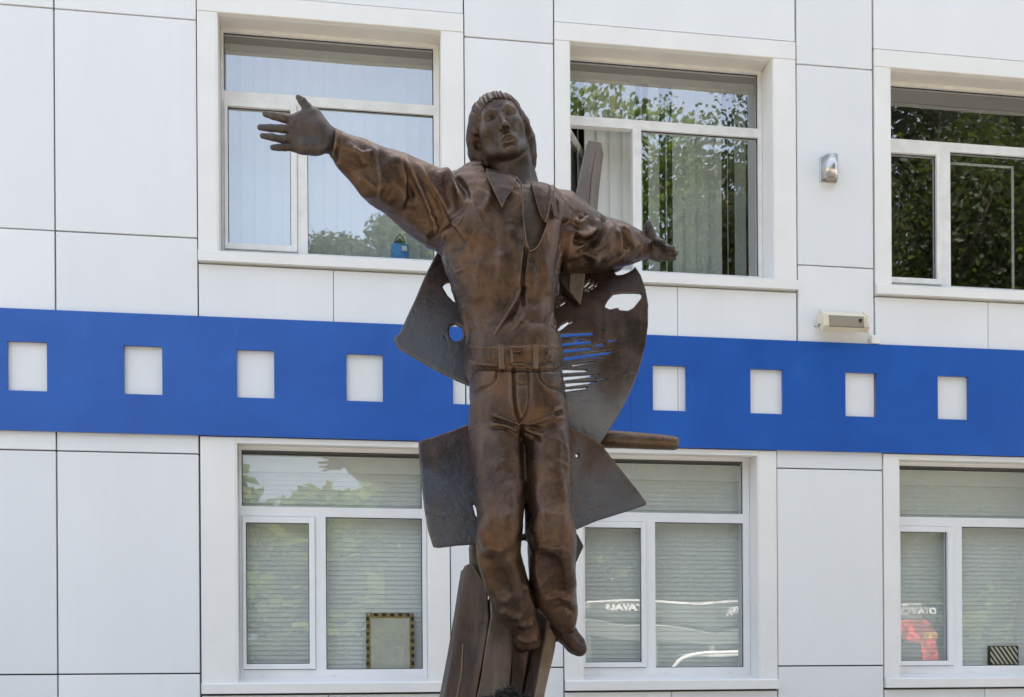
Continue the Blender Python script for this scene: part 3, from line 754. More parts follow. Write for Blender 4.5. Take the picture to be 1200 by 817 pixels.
# the open neck
l2, h2 = bbox(560, 660, 176, 300, -.2, .36)
F.carve([(565, 150), (566, 195), (570, 201), (585, 205), (600, 210), (606, 213), (613, 218), (628, 224), (640, 222), (646, 217), (652, 215), (656, 150)], l2, h2, YS+.5)
F.carve([(600, 200), (605, 211), (611, 219), (612.5, 235), (613.5, 256), (615.5, 279), (620.5, 294), (629, 290), (638, 270), (642, 250), (645, 230), (646, 210)], l2, h2, YS+.03)
SH = [ # hem over the belt, then the sleeve of the raised arm
 ([(549, 405.5), (600, 406), (653, 405.5)], 1.6, -.016, 'u'), ([(550, 399), (600, 400), (653, 399)], 3.0, .006, 'u'),
 ([(462, 178), (470, 194), (476, 213), (475, 232), (470, 246)], 4, .020, 's'),
 ([(466, 180), (480, 200), (491, 220), (503, 245), (512, 269), (522, 292)], 4.5, .026, 't'),
 ([(462, 184), (468, 200), (478, 222), (486, 242)], 4, -.016),
 ([(476, 184), (488, 205), (497, 226), (507, 246), (516, 266)], 3.2, -.016),
 ([(486, 188), (501, 212), (515, 232), (530, 256), (544, 277), (552, 298)], 5, .018, 't'),
 ([(496, 194), (508, 212), (524, 234), (538, 256)], 4, -.010),
 ([(516, 192), (528, 206), (539, 223), (547, 242)], 4, .020, 's'),
 ([(524, 194), (534, 208), (546, 224), (552, 240)], 3, -.014),
 ([(436, 168), (441, 190), (445, 212), (443, 232)], 4, .016, 't'),
 ([(446, 176), (450, 196), (452, 216)], 4, -.010),
 ([(412, 172), (424, 179), (437, 176)], 2.5, .010, 's'), ([(404, 166), (418, 180), (432, 196)], 4, .007),
 ([(398, 153), (398, 165), (396, 178), (394, 190)], 1.6, -.007, 'u'), ([(395, 152), (394, 164), (391, 178)], 1.5, .006, 'u'),
 ([(418, 200), (440, 222), (462, 244)], 5, .012), ([(470, 246), (488, 262), (508, 278)], 5, .012),
 # armpit and chest drape
 ([(512, 284), (524, 272), (540, 258), (552, 244)], 6, .008, 's'), ([(520, 292), (530, 286), (548, 285), (566, 292)], 7, -.006),
 ([(546, 212), (552, 232), (560, 252), (570, 270), (584, 288)], 6, .009, 's'), ([(576, 222), (571, 238), (562, 252)], 3.5, .010),
 ([(584, 288), (587, 310), (584, 332), (586, 350)], 5, .008), ([(596, 262), (603, 285), (610, 305)], 5, .007),
 ([(560, 300), (563, 330), (560, 360)], 9, .006), ([(532, 330), (541, 362), (548, 392)], 3, .006),
 # placket
 ([(617, 292), (615.5, 304), (613.5, 318), (613.5, 338), (613.5, 357)], 1.5, -.018, 'u'), ([(612, 262), (613, 285), (611, 305), (609, 325), (606, 340)], 2.4, .008, 's'),
 ([(612, 334), (604, 350), (594, 367), (583, 386), (572, 405)], 2.3, .018, 't'), ([(615, 338), (607, 354), (598, 371), (588, 388), (578, 405)], 2.2, -.014, 'u'),
 ([(616, 366), (608, 380), (597, 392), (584, 406)], 2.4, .013, 's'), ([(613, 376), (609, 388), (605, 400)], 2, -.010), ([(613, 396), (611, 384), (621, 376)], 2, .008),
 ([(614, 358), (625, 364), (640, 358)], 4, .005), ([(622, 306), (624, 330), (622, 350)], 3.5, .006),
 ([(648, 362), (643, 380), (637, 398)], 2.6, .012, 's'), ([(643, 362), (639, 378), (635, 392)], 2, -.010), ([(651, 378), (646, 392), (641, 405)], 2, .008),
 ([(636, 300), (642, 325), (640, 350)], 4, .007), ([(628, 392), (622, 396), (612, 398)], 2, .004),
 ([(552, 398), (558, 390), (562, 376)], 3, .006), ([(566, 404), (570, 392), (572, 378)], 2.5, .006), ([(545, 380), (548, 392), (553, 404)], 2, .006),
 # other shoulder and sleeve
 ([(651, 232), (653, 246), (652, 262)], 2.2, -.010), ([(664, 262), (662, 280), (658, 300), (656, 318)], 3, -.016, 'u'), ([(668, 262), (668, 285), (664, 310)], 3.5, .010),
 ([(670, 258), (677, 262), (684, 259), (689, 252)], 2.6, .018, 't'), ([(676, 256), (682, 257), (687, 250)], 2, -.010),
 ([(670, 268), (675, 275), (683, 277), (691, 274), (697, 267)], 3, .030, 't'), ([(671, 277), (680, 284), (690, 283), (699, 276)], 3.4, -.020),
 ([(709, 257), (706, 268), (701, 279), (694, 289), (681, 297)], 3, -.020, 'u'), ([(715, 258), (711, 272), (704, 285), (694, 296)], 3.2, .016), ([(702, 256), (700, 266), (694, 274)], 2.5, .012),
 ([(718, 262), (717, 274), (714, 288), (718, 302)], 3, .012, 's'), ([(724, 262), (732, 272), (739, 283), (745, 296)], 2.4, .016), ([(731, 266), (738, 274), (744, 282), (750, 292)], 2, .012),
 ([(728, 271), (732, 281), (736, 294)], 2, -.012), ([(722, 266), (726, 278), (727, 290), (725, 302)], 2.2, .010), ([(736, 270), (741, 277), (747, 286)], 1.6, -.010),
 ([(748, 272), (752, 285), (750, 300)], 1.6, .007, 'u'), ([(690, 306), (706, 300), (716, 306)], 4, .010), ([(694, 312), (698, 304), (694, 296)], 3, .010), ([(664, 312), (678, 308), (690, 300)], 4, -.012)]
def post(st, am=.0035, fr=2.3, seed=1, gain=1.0, cr_=0.0):
    def f(v, q):
        n = vnormals(v, q); v = v+n*(am*wob(v, fr, seed))[:, None]; n = vnormals(v, q)
        w1 = np.abs(wob(v*np.array([1, 1, .75]), fr*1.5, seed+20, 2)); w2 = np.abs(wob(v, fr*3.2, seed+30, 2))       # crisp small creases
        zone = np.clip(.5+.9*wob(v, 1.4, seed+40, 1), 0, 1)
        v = v+n*(cr_*zone*(np.exp(-w1*9)-.5*np.exp(-w2*11)))[:, None]; n = vnormals(v, q)
        v = fold(v, n, st, gain); return relax(v, q, .25)
    return f
shirt, vsh = F.mesh('shirt', M['bronze'], statue, post(SH, .005, 2.3, 1, 1.5, .006))

# ---- trousers
TRS = [(549, 403, 653, 403, 45, .065), (549, 420, 654, 420, 47, .065), (550, 440, 657, 440, 49, .065), (551, 462, 660, 462, 51, .06), (551, 485, 663, 485, 50, .06), (551, 500, 664, 500, 46, .06)]
TRS = [S2(*r) for r in TRS]
LLG = [(551, 478, 612, 482, 40, .065), (551, 505, 612.5, 505, 39, .075), (552, 530, 613, 530, 37, .10), (554, 557, 614, 557, 35, .13), (557, 583, 614, 583, 33, .16), (560, 608, 613, 604, 31, .185), (558.5, 634, 610, 628, 31, .19),
       (560, 650, 609, 646, 30, .165), (565, 672, 615, 668, 28, .10), (573, 698, 620, 690, 26, .03), (586, 718, 627, 712, 23, -.04), (600, 736, 632, 732, 20, -.09), (603, 755, 634, 752, 18, -.13)]
LLG = [S2(*r) for r in LLG]
RLG = [(610.5, 482, 662, 478, 40, .065), (612, 510, 665, 508, 39, .075), (613.5, 532, 667, 530, 37, .10), (615, 557, 668, 554, 35, .12), (616, 585, 669, 583, 33, .15), (617, 610, 670.5, 608, 31, .17), (619.5, 634, 673.5, 632, 31, .17),
       (619.5, 652, 672, 650, 30, .14), (621, 676, 673.5, 676, 27, .06), (627, 700, 676, 698, 24, -.02), (640, 718, 677.5, 716, 20, -.08), (650, 730, 675, 730, 17, -.12), (655, 736, 668, 738, 13, -.15)]
RLG = [S2(*r) for r in RLG]
lo, hi = bbox(540, 684, 399, 764, -.42, .44)
F = Field(lo, hi, .0068)
F.loft(TRS, n=2.4); F.loft(LLG, .022, n=2.3); F.loft(RLG, .022, n=2.3)
F.ell(P(609, 478, YS-.235), (.055, .05, .08), .06)
F.ell(P(582, 622, YS-.295), (.085, .045, .09), .05); F.ell(P(646, 620, YS-.27), (.085, .045, .09), .05)
# undercut below the knees, flared hems
F.chain([P(572, 676, YS-.315), P(590, 700, YS-.22)], [.105, .085], .012, 'sub'); F.chain([P(642, 676, YS-.285), P(652, 704, YS-.17)], [.110, .085], .012, 'sub')
TR = [([(551, 431), (580, 432.5), (620, 434), (657, 433)], 1.4, -.014, 'u'), ([(602, 432), (602, 448), (602.5, 465), (605, 482), (609, 495)], 1.5, -.020, 'u'), ([(599, 434), (599.5, 460), (603, 482)], 2, .007),
 ([(619.5, 432), (620.5, 450), (620.5, 468), (618, 482), (612, 495)], 1.6, -.010, 'u'), ([(603, 449), (611, 450), (620, 450)], 1.2, -.008),
 ([(583, 430), (582, 440), (579, 447), (569, 454), (552, 459)], 1.5, -.012, 'u'), ([(585, 432), (584, 443), (578, 451), (567, 457.5)], 1.5, .006),
 ([(631, 430), (633, 440), (637, 447), (646, 454), (659, 457)], 1.5, -.012, 'u'), ([(634, 450), (645, 457.5), (658, 460.5)], 1.5, .006),
 ([(576, 483), (588, 489), (599, 494), (609, 497)], 2.0, .008, 's'), ([(572, 490), (586, 494), (597, 496), (608, 501)], 1.4, -.012), ([(571, 498), (586, 498), (600, 503), (609, 508)], 2.0, .007),
 ([(572, 503), (588, 502), (601, 506)], 1.4, -.010), ([(615, 497), (628, 494), (644, 489), (656, 484)], 2.0, .008, 's'), ([(614, 501), (628, 502), (641, 503)], 1.4, -.010),
 ([(614, 506), (624, 511), (635, 518)], 1.5, -.010), ([(616, 503), (628, 508), (642, 511)], 2.2, .010), ([(648, 487), (655, 484), (662, 484)], 1.6, -.014), ([(648, 482), (655, 479), (661, 478)], 2, .010), ([(649, 492), (656, 490), (662, 491)], 2, .009),
 ([(612, 500), (613, 530), (614, 560)], 2, -.02, 'u'), ([(657, 498), (662, 512), (665, 530), (666, 560)], 2.2, .007), ([(560, 560), (575, 548), (596, 540)], 4, .004),
 ([(598, 560), (600, 590), (596, 615)], 5, .007), ([(566, 580), (570, 606), (566, 630)], 5, .006), ([(628, 560), (632, 590), (640, 612)], 5, .008), ([(660, 570), (662, 600), (658, 625)], 5, .006),
 ([(562, 648), (570, 644), (580, 643), (590, 648)], 3.6, .006, 's'), ([(563, 655), (574, 652), (585, 652)], 5, -.005), ([(590, 646), (597, 660), (604, 680), (608, 702), (609, 720)], 5, .014), ([(559, 640), (562, 660), (567, 680), (577, 702)], 4, .010),
 ([(580, 665), (590, 684), (597, 702)], 8, -.006), ([(624, 640), (636, 640), (650, 642), (662, 641)], 3.6, .006, 's'), ([(628, 650), (642, 652), (656, 652)], 6, -.005), ([(667, 640), (665, 655), (670, 675), (672, 695)], 4, .010),
 ([(636, 664), (646, 684), (654, 700)], 8, -.004), ([(640, 705), (654, 698), (668, 704), (676, 700)], 3, .014), ([(646, 716), (660, 712), (674, 718)], 3, -.012),
 ([(604, 728), (614, 733), (627, 728)], 3, .012), ([(604, 745), (617, 752), (632, 746)], 2.5, .010), ([(586, 712), (600, 722), (614, 724)], 3, .014), ([(616, 680), (620, 700), (628, 722)], 2.5, .008)]
trous, vtr = F.mesh('trousers', M['bronze'], statue, post(TR, .004, 2.6, 5, 1.15, .005))
HM = Height([vsh, vtr], 540, 680, 190, 480)

# ---- belt, loops, buckle
lo, hi = bbox(543, 660, 399, 434, -.35, .35)
F = Field(lo, hi, .006)
BL = [S2(549.5, 406, 652, 406, 46.5, .065), S2(549.5, 417, 653, 417, 47.5, .065), S2(550, 427.5, 654.5, 429, 48, .065)]
F.loft(BL, n=2.4, grow=.020)
belt, vbe = F.mesh('belt', M['bronze'], statue, post([([(550, 426), (580, 428), (620, 430), (655, 429)], 1.2, .007, 'u'), ([(550, 407), (600, 408), (653, 407)], 1.2, .007, 'u'), ([(576, 408), (576, 426)], 1, -.003), ([(638, 410), (646, 418), (640, 426)], 2, .004), ([(645, 410), (640, 418), (648, 424)], 1.5, .004)], .001, 4, 2))
HB2 = Height([vbe, vsh, vtr], 540, 680, 190, 480)
def slab(name, cells, t, m, parent, off=.0, bev=.002):
    b = MB()
    for (a, bb, c, d) in cells:
        y = float(HB2.y((a+bb)/2, (c+d)/2))-off; p, q = P(a, c, y), P(bb, d, y)
        b.box(p.x, q.x, y-t, y+.02, q.z, p.z, bev)
    return b.build(name, m, parent)
for a, c in ((584.5, 591), (624.5, 630.5)): slab('belt_loop', [(a, c, 404, 433)], .009, M['bronze'], statue)
slab('buckle', [(598, 614, 406, 409), (598, 601, 408.8, 426.5), (598, 615, 426, 429), (601, 610, 411.5, 413.2), (600.5, 607, 416.5, 418.2)], .010, M['bronze'], belt, .001, .0015)

# ---- head, neck and chest in one surface
HU = .372                                      # height of the head, chin to crown
hc = Vector(P(585.5, 155, YS-.10)); rl, pt, yw = R(-16), R(-4), R(-3)
Rm = (Matrix.Rotation(rl, 3, 'Y') @ Matrix.Rotation(pt, 3, 'X') @ Matrix.Rotation(yw, 3, 'Z'))
def hp(x, y, z): return hc + Rm @ Vector((x*HU, -y*HU, z*HU))
rot = np.array([[Rm[i][j] for j in range(3)] for i in range(3)])
def hr(*r): return [v*HU for v in r]
lo, hi = bbox(546, 668, 100, 322, -.26, .36)
F = Field(lo, hi, .0042)
F.loft(TOR[:7], n=2.5, grow=-.022)
l2, h2 = bbox(546, 668, 150, 240, -.26, .36)
F.carve([(540, 140), (540, 207), (572, 207), (596, 215), (628, 217), (650, 224), (672, 224), (672, 140)], l2, h2, YS+.5)
F.chain([P(604, 240, YS-.02), P(604, 212, YS-.03), hp(.02, -.06, -.25)], [.11, .095, .097], .05)
F.cone(P(612, 222, YS-.10), hp(-.23, -.02, -.28), .020, .028, .03); F.cone(P(616, 222, YS-.12), P(640, 232, YS-.10), .02, .025, .03)
F.cone(P(617, 218, YS-.12), hp(.26, -.02, -.28), .022, .028, .03)
F.ell(hp(0, -.09, .12), hr(.325, .39, .36), .03, rot=rot)                 # cranium
F.ell(hp(0, .10, -.07), hr(.288, .255, .335), .05*HU, rot=rot)              # face
F.ell(hp(0, .13, .15), hr(.292, .222, .22), .1*HU, rot=rot)                # forehead
F.chain([hp(-.245, -.02, -.13), hp(-.175, .12, -.30), hp(-.06, .23, -.375), hp(.06, .23, -.375), hp(.175, .12, -.30), hp(.245, -.02, -.13)], hr(.06, .062, .07, .07, .062, .06), .09*HU)
F.ell(hp(0, .27, -.375), hr(.075, .075, .062), .06*HU, rot=rot)
for s_ in (-1, 1):
    F.ell(hp(s_*.18, .205, -.07), hr(.08, .08, .075), .12*HU, rot=rot)     # cheekbone
    F.ell(hp(s_*.138, .395, .040), hr(.084, .088, .050), .035*HU, 'sub', rot)  # socket
    F.ell(hp(s_*.235, .28, -.22), hr(.04, .07, .09), .10*HU, 'sub', rot)     # hollow cheek
for s_ in (-1, 1):
    F.chain([hp(s_*.045, .345, .085), hp(s_*.12, .343, .118), hp(s_*.21, .283, .098)], hr(.020, .026, .020), .035*HU)  # brow
    F.ell(hp(s_*.138, .265, .034), hr(.066, .056, .044), .012*HU, rot=rot)                  # eyeball
    F.chain([hp(s_*.070, .308, .036), hp(s_*.13, .335, .066), hp(s_*.200, .286, .034)], hr(.010, .013, .010), .008*HU)   # upper lid
    F.chain([hp(s_*.070, .300, .024), hp(s_*.138, .314, .000), hp(s_*.200, .276, .022)], hr(.008, .009, .008), .012*HU)  # lower lid
    F.chain([hp(s_*.080, .312, .030), hp(s_*.138, .336, .036), hp(s_*.190, .300, .030)], hr(.012, .028, .012), .003*HU, 'sub')
F.chain([hp(0, .325, .10), hp(0, .362, .0), hp(-.005, .420, -.135)], hr(.024, .028, .034), .035*HU)     # nose
F.ell(hp(-.005, .432, -.145), hr(.042, .042, .034), .03*HU, rot=rot)
for s_ in (-1, 1):
    F.ell(hp(s_*.050-.004, .375, -.155), hr(.030, .042, .028), .022*HU, rot=rot)
    F.ell(hp(s_*.025-.004, .405, -.185), hr(.017, .026, .024), .006*HU, 'sub', rot)
    F.chain([hp(s_*.085, .340, -.155), hp(s_*.125, .315, -.19), hp(s_*.135, .27, -.26)], hr(.006, .010, .006), .035*HU, 'sub')  # nasolabial
F.ell(hp(0, .265, -.275), hr(.135, .095, .085), .06*HU, rot=rot)                                       # mouth mound
F.chain([hp(-.100, .314, -.282), hp(-.035, .358, -.250), hp(0, .356, -.256), hp(.035, .358, -.250), hp(.100, .314, -.282)], hr(.008, .017, .015, .017, .008), .02*HU)
F.chain([hp(-.085, .308, -.308), hp(-.03, .336, -.328), hp(.03, .336, -.328), hp(.085, .308, -.308)], hr(.009, .016, .016, .009), .02*HU)
F.chain([hp(-.088, .328, -.292), hp(-.03, .366, -.290), hp(.04, .366, -.290), hp(.090, .330, -.294)], hr(.008, .026, .026, .008), .006*HU, 'sub')
F.chain([hp(0, .39, -.19), hp(0, .38, -.21)], hr(.008, .011), .02*HU, 'sub')
F.chain([hp(-.06, .322, -.362), hp(.06, .322, -.362)], hr(.012, .012), .05*HU, 'sub')
for s_ in (-1, 1):
    F.ell(hp(s_*.325, -.06, -.03), hr(.028, .06, .10), .02*HU, rot=rot)
    F.ell(hp(s_*.320, -.03, -.10), hr(.028, .035, .05), .02*HU, rot=rot)
    F.ell(hp(s_*.345, -.035, -.015), hr(.02, .026, .055), .012*HU, 'sub', rot)
def skinpost(v, q):
    n = vnormals(v, q); v = v+n*(.0012*wob(v, 9, 3))[:, None]
    n = vnormals(v, q)
    v = fold(v, n, [([(574, 128), (581, 126), (590, 125)], 1.3, -.0015), ([(582, 137), (582, 131)], .9, -.004), ([(586, 136), (586, 131)], .9, -.003)])
    return v
body, vbo = F.mesh('body', M['bronze_skin'], statue, skinpost)

# ---- hair: a heavy cap with a straight fringe, covering the ears, long at the nape
F = Field(*bbox(540, 640, 98, 222, -.30, .34), .0040)
F.ell(hp(0, -.065, .115), hr(.372, .452, .395), 0, rot=rot)
F.chain([hp(-.325, -.06, .02), hp(-.332, -.09, -.16), hp(-.29, -.14, -.32), hp(-.24, -.18, -.42)], hr(.10, .095, .09, .06), .06)
F.chain([hp(.315, -.06, .02), hp(.315, -.09, -.16), hp(.28, -.14, -.36), hp(.25, -.18, -.56)], hr(.095, .095, .09, .06), .06)
F.chain([hp(-.15, -.33, -.05), hp(-.1, -.32, -.40)], hr(.15, .12), .08); F.chain([hp(.15, -.33, -.05), hp(.1, -.32, -.45)], hr(.15, .12), .08)
F.ell(hp(0, .44, -.24), hr(.285, .47, .505), .006, 'sub', rot)             # the face stays free
F.ell(hp(.025, .44, .045), hr(.300, .50, .215), .004, 'sub', rot)
F.ell(hp(-.33, .12, -.12), hr(.085, .11, .10), .02, 'sub', rot); F.ell(hp(.33, .12, -.10), hr(.085, .11, .11), .02, 'sub', rot)
F.ell(hp(0, -.08, -.5), hr(.27, .26, .34), .01, 'sub', rot)
def hairpost(v, q):
    n = vnormals(v, q); L = (v-np.array(hc))@rot/HU
    front = np.clip((L[:, 2]-.16)/.10, 0, 1)*np.clip((-L[:, 1]+.02)/.15, 0, 1)*np.clip((.50-L[:, 2])/.10, 0, 1)
    u = L[:, 0]*(1+.5*(L[:, 2]-.2))+.16*np.sin(L[:, 2]*5)+.05*L[:, 1]
    s1 = np.sin(u*98+1.3*np.sin(u*31)); s2 = np.sin(-L[:, 1]*70+9*L[:, 2]+2*np.sin(L[:, 2]*6)); s3 = np.sin(u*190+2)
    amp = front*(.0042*np.abs(s1)**.6*np.sign(s1)+.0012*s3)+.0026*(1-front)*s2+.0012*wob(v, 12, 9)
    return v+n*amp[:, None]
F.mesh('hair', M['bronze_dark'], body, hairpost)

# ---- hands
def hand(nm, box, build, h=.0034, m=None):
    F = Field(*bbox(*box), h); build(F); return F.mesh(nm, m, statue, lambda v, q: v+vnormals(v, q)*(.0012*wob(v, 11, 4))[:, None])[0]
def W(px, py, f): return P(px, py, YS-f)
def left_hand(F):
    k = .012; r = PX
    F.loft([S2(338.5, 135, 341, 177, 6.5, .34), S2(350, 133, 352, 180, 7.5, .335), S2(363, 131, 366, 180, 8.5, .325), S2(377, 141, 377, 180.5, 9, .315), S2(388, 150, 385, 179, 10.5, .30), S2(402, 156, 398, 184, 11, .28)], n=2.6)
    F.chain([W(366, 136, .345), W(372, 150, .35), W(378, 163, .335)], [8.5*r, 8*r, 7*r], .03)
    F.chain([W(356, 170, .345), W(372, 172, .335)], [7*r, 8*r], .02)
    F.chain([W(366, 136, .345), W(360, 126, .355), W(354.5, 119, .36), W(350, 114.5, .36)], [6.2*r, 4.6*r, 4.2*r, 3.0*r], k*.7)
    F.chain([W(342, 140.5, .34), W(331, 138.5, .355), W(320, 135.8, .355), W(310.5, 133.6, .345)], [5.0*r, 4.2*r, 3.8*r, 3.0*r], k*.4)
    F.chain([W(342, 151.5, .345), W(330, 151.2, .365), W(318, 150.3, .37), W(304.5, 149.6, .36)], [4.8*r, 4.1*r, 3.8*r, 3.0*r], k*.4)
    F.chain([W(342, 162, .345), W(331, 163.3, .37), W(319, 161, .385), W(307.5, 159.2, .385)], [4.7*r, 4.0*r, 3.7*r, 2.9*r], k*.4)
    F.chain([W(344, 172, .34), W(334, 173.2, .365), W(326, 173, .38), W(319.5, 173, .38)], [4.4*r, 3.6*r, 3.2*r, 2.7*r], k*.4)
    F.ell(W(358, 156, .39), (9*r, .018, 8*r), .03, 'sub')
    F.chain([W(347, 143, .372), W(347, 160, .38), W(349, 172, .372)], [1.1*r]*3, .01, 'sub')
    F.chain([W(364, 145, .39), W(362, 158, .385), W(370, 170, .372)], [1.2*r]*3, .012, 'sub')
hand('hand', (296, 410, 106, 192, .16, .50), left_hand, m=M['bronze_hand'])
def right_hand(F):
    r = PX; k = .01
    F.loft([S2(752, 277, 752, 301, 10, -.26), S2(761, 278, 763, 303, 10, -.275), S2(769, 280, 773, 306, 9, -.27), S2(776, 288, 783, 308, 7, -.25)], n=2.3)
    F.chain([W(763, 284, -.265), W(762, 276, -.24), W(760.5, 268, -.22), W(759.5, 262, -.215)], [7.5*r, 6*r, 4.6*r, 3.6*r], .02)
    F.chain([W(767, 284, -.25), W(772, 284.3, -.20), W(777, 284.5, -.17)], [5*r, 4*r, 3.6*r], k)
    F.chain([W(771, 288, -.25), W(780, 290.5, -.21), W(788, 291.3, -.19)], [5*r, 4*r, 3.5*r], k*.4)
    F.chain([W(774, 295, -.25), W(784, 296.8, -.22), W(792, 297, -.20)], [4.8*r, 3.9*r, 3.3*r], k*.4)
    F.chain([W(776, 301, -.25), W(785, 302.8, -.23), W(790, 302.5, -.22)], [4.6*r, 3.6*r, 3.0*r], k*.4)
    F.ell(W(773, 293, -.20), (6*r, .03, 5*r), .015, 'sub')
hand('hand', (742, 804, 250, 318, -.42, -.08), right_hand, m=M['bronze_hand'])

# ---- shoes
F = Field(*bbox(640, 694, 722, 780, -.42, .10), .0045)
F.chain([W(655, 732, -.16), W(665, 744, -.15), W(674, 755, -.12), W(679, 761, -.09)], [11*PX, 12*PX, 11*PX, 8.5*PX], .02, sq=1.3)
F.chain([W(652, 742, -.20), W(648, 746, -.25)], [9*PX, 8*PX], .03)
F.mesh('shoe', M['bronze_dark'], statue, post([([(662, 740), (672, 748), (681, 758)], 1.4, .006), ([(668, 737), (676, 746), (683, 756)], 1.2, -.005), ([(656, 752), (668, 764), (680, 770)], 1.4, -.006, 'u'), ([(664, 748), (670, 744), (676, 742)], 1, .005), ([(667, 752), (674, 748), (679, 746)], 1, .004)], .001, 6, 8))
F = Field(*bbox(592, 642, 735, 792, -.42, .06), .0045)
F.chain([W(618, 744, -.17), W(613, 756, -.22), W(609, 762, -.24)], [11*PX, 9*PX, 6*PX], .02, sq=1.2)
F.mesh('shoe', M['bronze_dark'], statue, post([], .002, 6, 8))

# ---- collar and plackets: bent sheets that follow the shirt
HC = Height([vsh, vbo], 540, 690, 180, 330)
def leafy(name, outline, off, th=.007, parent=None, m=None, h=.0045, y0=None, smooth=0, ridge=True):
    """a sheet of thickness th hugging the front of the figure at height off(px, py)"""
    xs = [p[0] for p in outline]; ys = [p[1] for p in outline]; n = 2.0
    step = .9; gx = np.arange(min(xs)-1, max(xs)+1+step, step); gy = np.arange(min(ys)-1, max(ys)+1+step, step)
    X, Y = np.meshgrid(gx, gy, indexing='ij'); sd = poly_sd(outline, X, Y)
    yy = HC.y(X, Y)
    for _ in range(3):
        pd = np.pad(yy, 1, 'edge'); yy = sum(pd[a:a+yy.shape[0], b:b+yy.shape[1]] for a in range(3) for b in range(3))/9
    yy = yy-off(X, Y); bm = bmesh.new(); idx = {}
    for i in range(len(gx)-1):
        for j in range(len(gy)-1):
            if sd[i:i+2, j:j+2].mean() < 0:
                f = []
                for a, b in ((i, j), (i+1, j), (i+1, j+1), (i, j+1)):
                    if (a, b) not in idx:
                        ax, ay = gx[a], gy[b]
                        idx[(a, b)] = bm.verts.new(P(ax, ay, float(yy[a, b])))
                    f.append(idx[(a, b)])
                bm.faces.new(f)
    # draw the stepped rim onto the outline
    pl = np.array(outline+[outline[0]], float)
    for v in bm.verts:
        if v.is_boundary:
            q = proj(np.array([list(v.co)])); q = np.array([q[0][0], q[1][0]]); best = None
            for a, b in zip(pl, pl[1:]):
                t = np.clip((q-a)@(b-a)/((b-a)@(b-a)), 0, 1); c = a+t*(b-a); dd = np.linalg.norm(q-c)
                if best is None or dd < best[0]: best = (dd, c)
            v.co = P(best[1][0], best[1][1], v.co.y)
    for v in bm.verts:
        pass
    bmesh.ops.recalc_face_normals(bm, faces=bm.faces)
    me = bpy.data.meshes.new(name); bm.to_mesh(me); bm.free()
    o = link(name, me, m, parent, True)
    md = o.modifiers.new('thickness', 'SOLIDIFY'); md.thickness = th; md.offset = 0
    return o
leafy('collar', [(570, 198), (580, 200), (592, 203), (605, 208), (601, 222), (594, 231), (588.5, 244), (583.5, 234), (577, 220), (570.5, 207)], lambda x, y: .022+.0*x+.0009*np.clip(y-205, 0, 60), parent=shirt, m=M['bronze_dark'])
leafy('collar', [(622, 214), (634, 214), (645, 217), (648, 223), (646, 235), (643, 250), (639, 262), (633, 252), (628, 236)], lambda x, y: .012+.0018*np.clip(x-626, 0, 30), parent=shirt, m=M['bronze_dark'])
leafy('collar', [(645, 217), (649, 222), (650, 236), (652, 246), (654, 257), (649, 252), (646, 240), (643, 230)], lambda x, y: .045-.0035*np.clip(x-644, 0, 30), parent=shirt, m=M['bronze_dark'])
b = MB()
for pts, rr in (([(604, 207), (609, 213), (612, 220), (612.5, 238), (614, 262), (617, 284), (621, 295)], .004), ([(621, 295), (630, 289), (639, 270), (643, 250), (646, 232), (648, 219)], .004)):
    c = crl(pts, 5); b.tube([P(x, y, float(HC.y(x+(-3 if pts[0][0] == 604 else 3), y))-.006) for x, y in c], rr, 7)
b.build('placket_edge', M['bronze'], shirt, True)

# ------------------------------------------------------------------ the broken guitar behind the figure
guitar = empty('guitar_sculpture', (P(640, 600, YS+.3).x, YS+.3, .1))
tag(guitar, 'broken bronze guitar with pierced plates and slots behind the figure', 'sculpture')
def plate(name, outline, holes, yb, th, bend, m, h=.0065, cap=()):
    """outline and holes in photograph pixels on the plane yb; bend(x px, y px) moves the sheet forward"""
    lo = P(min(p[0] for p in outline)-4, max(p[1] for p in outline)+4, yb); hi = P(max(p[0] for p in outline)+4, min(p[1] for p in outline)-4, yb)
    ol = pp(outline, yb)
    xs = np.arange(lo.x, hi.x, h); zs = np.arange(lo.z, hi.z, h); X, Z = np.meshgrid(xs, zs, indexing='ij')
    d = poly_sd(ol, X, Z)
    for hh in holes: d = np.maximum(d, -poly_sd(pp(hh, yb), X, Z))
    for (a, b_, w0, w1) in cap:
        A, B = P(*a, yb), P(*b_, yb); e = np.array([B.x-A.x, B.z-A.z]); t = np.clip(((X-A.x)*e[0]+(Z-A.z)*e[1])/(e@e), 0, 1)
        d = np.maximum(d, -(np.hypot(X-A.x-t*e[0], Z-A.z-t*e[1])-1.3*(w0+(w1-w0)*t)*PX/2))
    px, py = proj(np.stack([X.ravel(), np.full(X.size, yb), Z.ravel()], 1)); B = bend(px, py).reshape(X.shape)
    y0, y1 = yb-B.max()-th-.02, yb-B.min()+th+.02
    F = Field((xs[0], y0, zs[0]), (xs[-1], y1, zs[-1]), h); F.F = F.F[:len(xs), :, :len(zs)]
    ys = F.ax[1]; F.F = np.maximum(d[:, None, :], np.abs(ys[None, :, None]-(yb-B)[:, None, :])-th/2).astype(np.float32)
    return F.mesh(name, m, guitar, None, 1)
TH = .034
A_out = [(515, 291), (499, 321.7), (486.8, 351), (474.5, 378), (468.4, 391.5), (461, 399), (466, 410), (486.8, 424.6), (511, 440.5), (531, 451.6), (549, 460), (575, 470), (600, 470), (600, 285), (540, 262), (528, 268)]
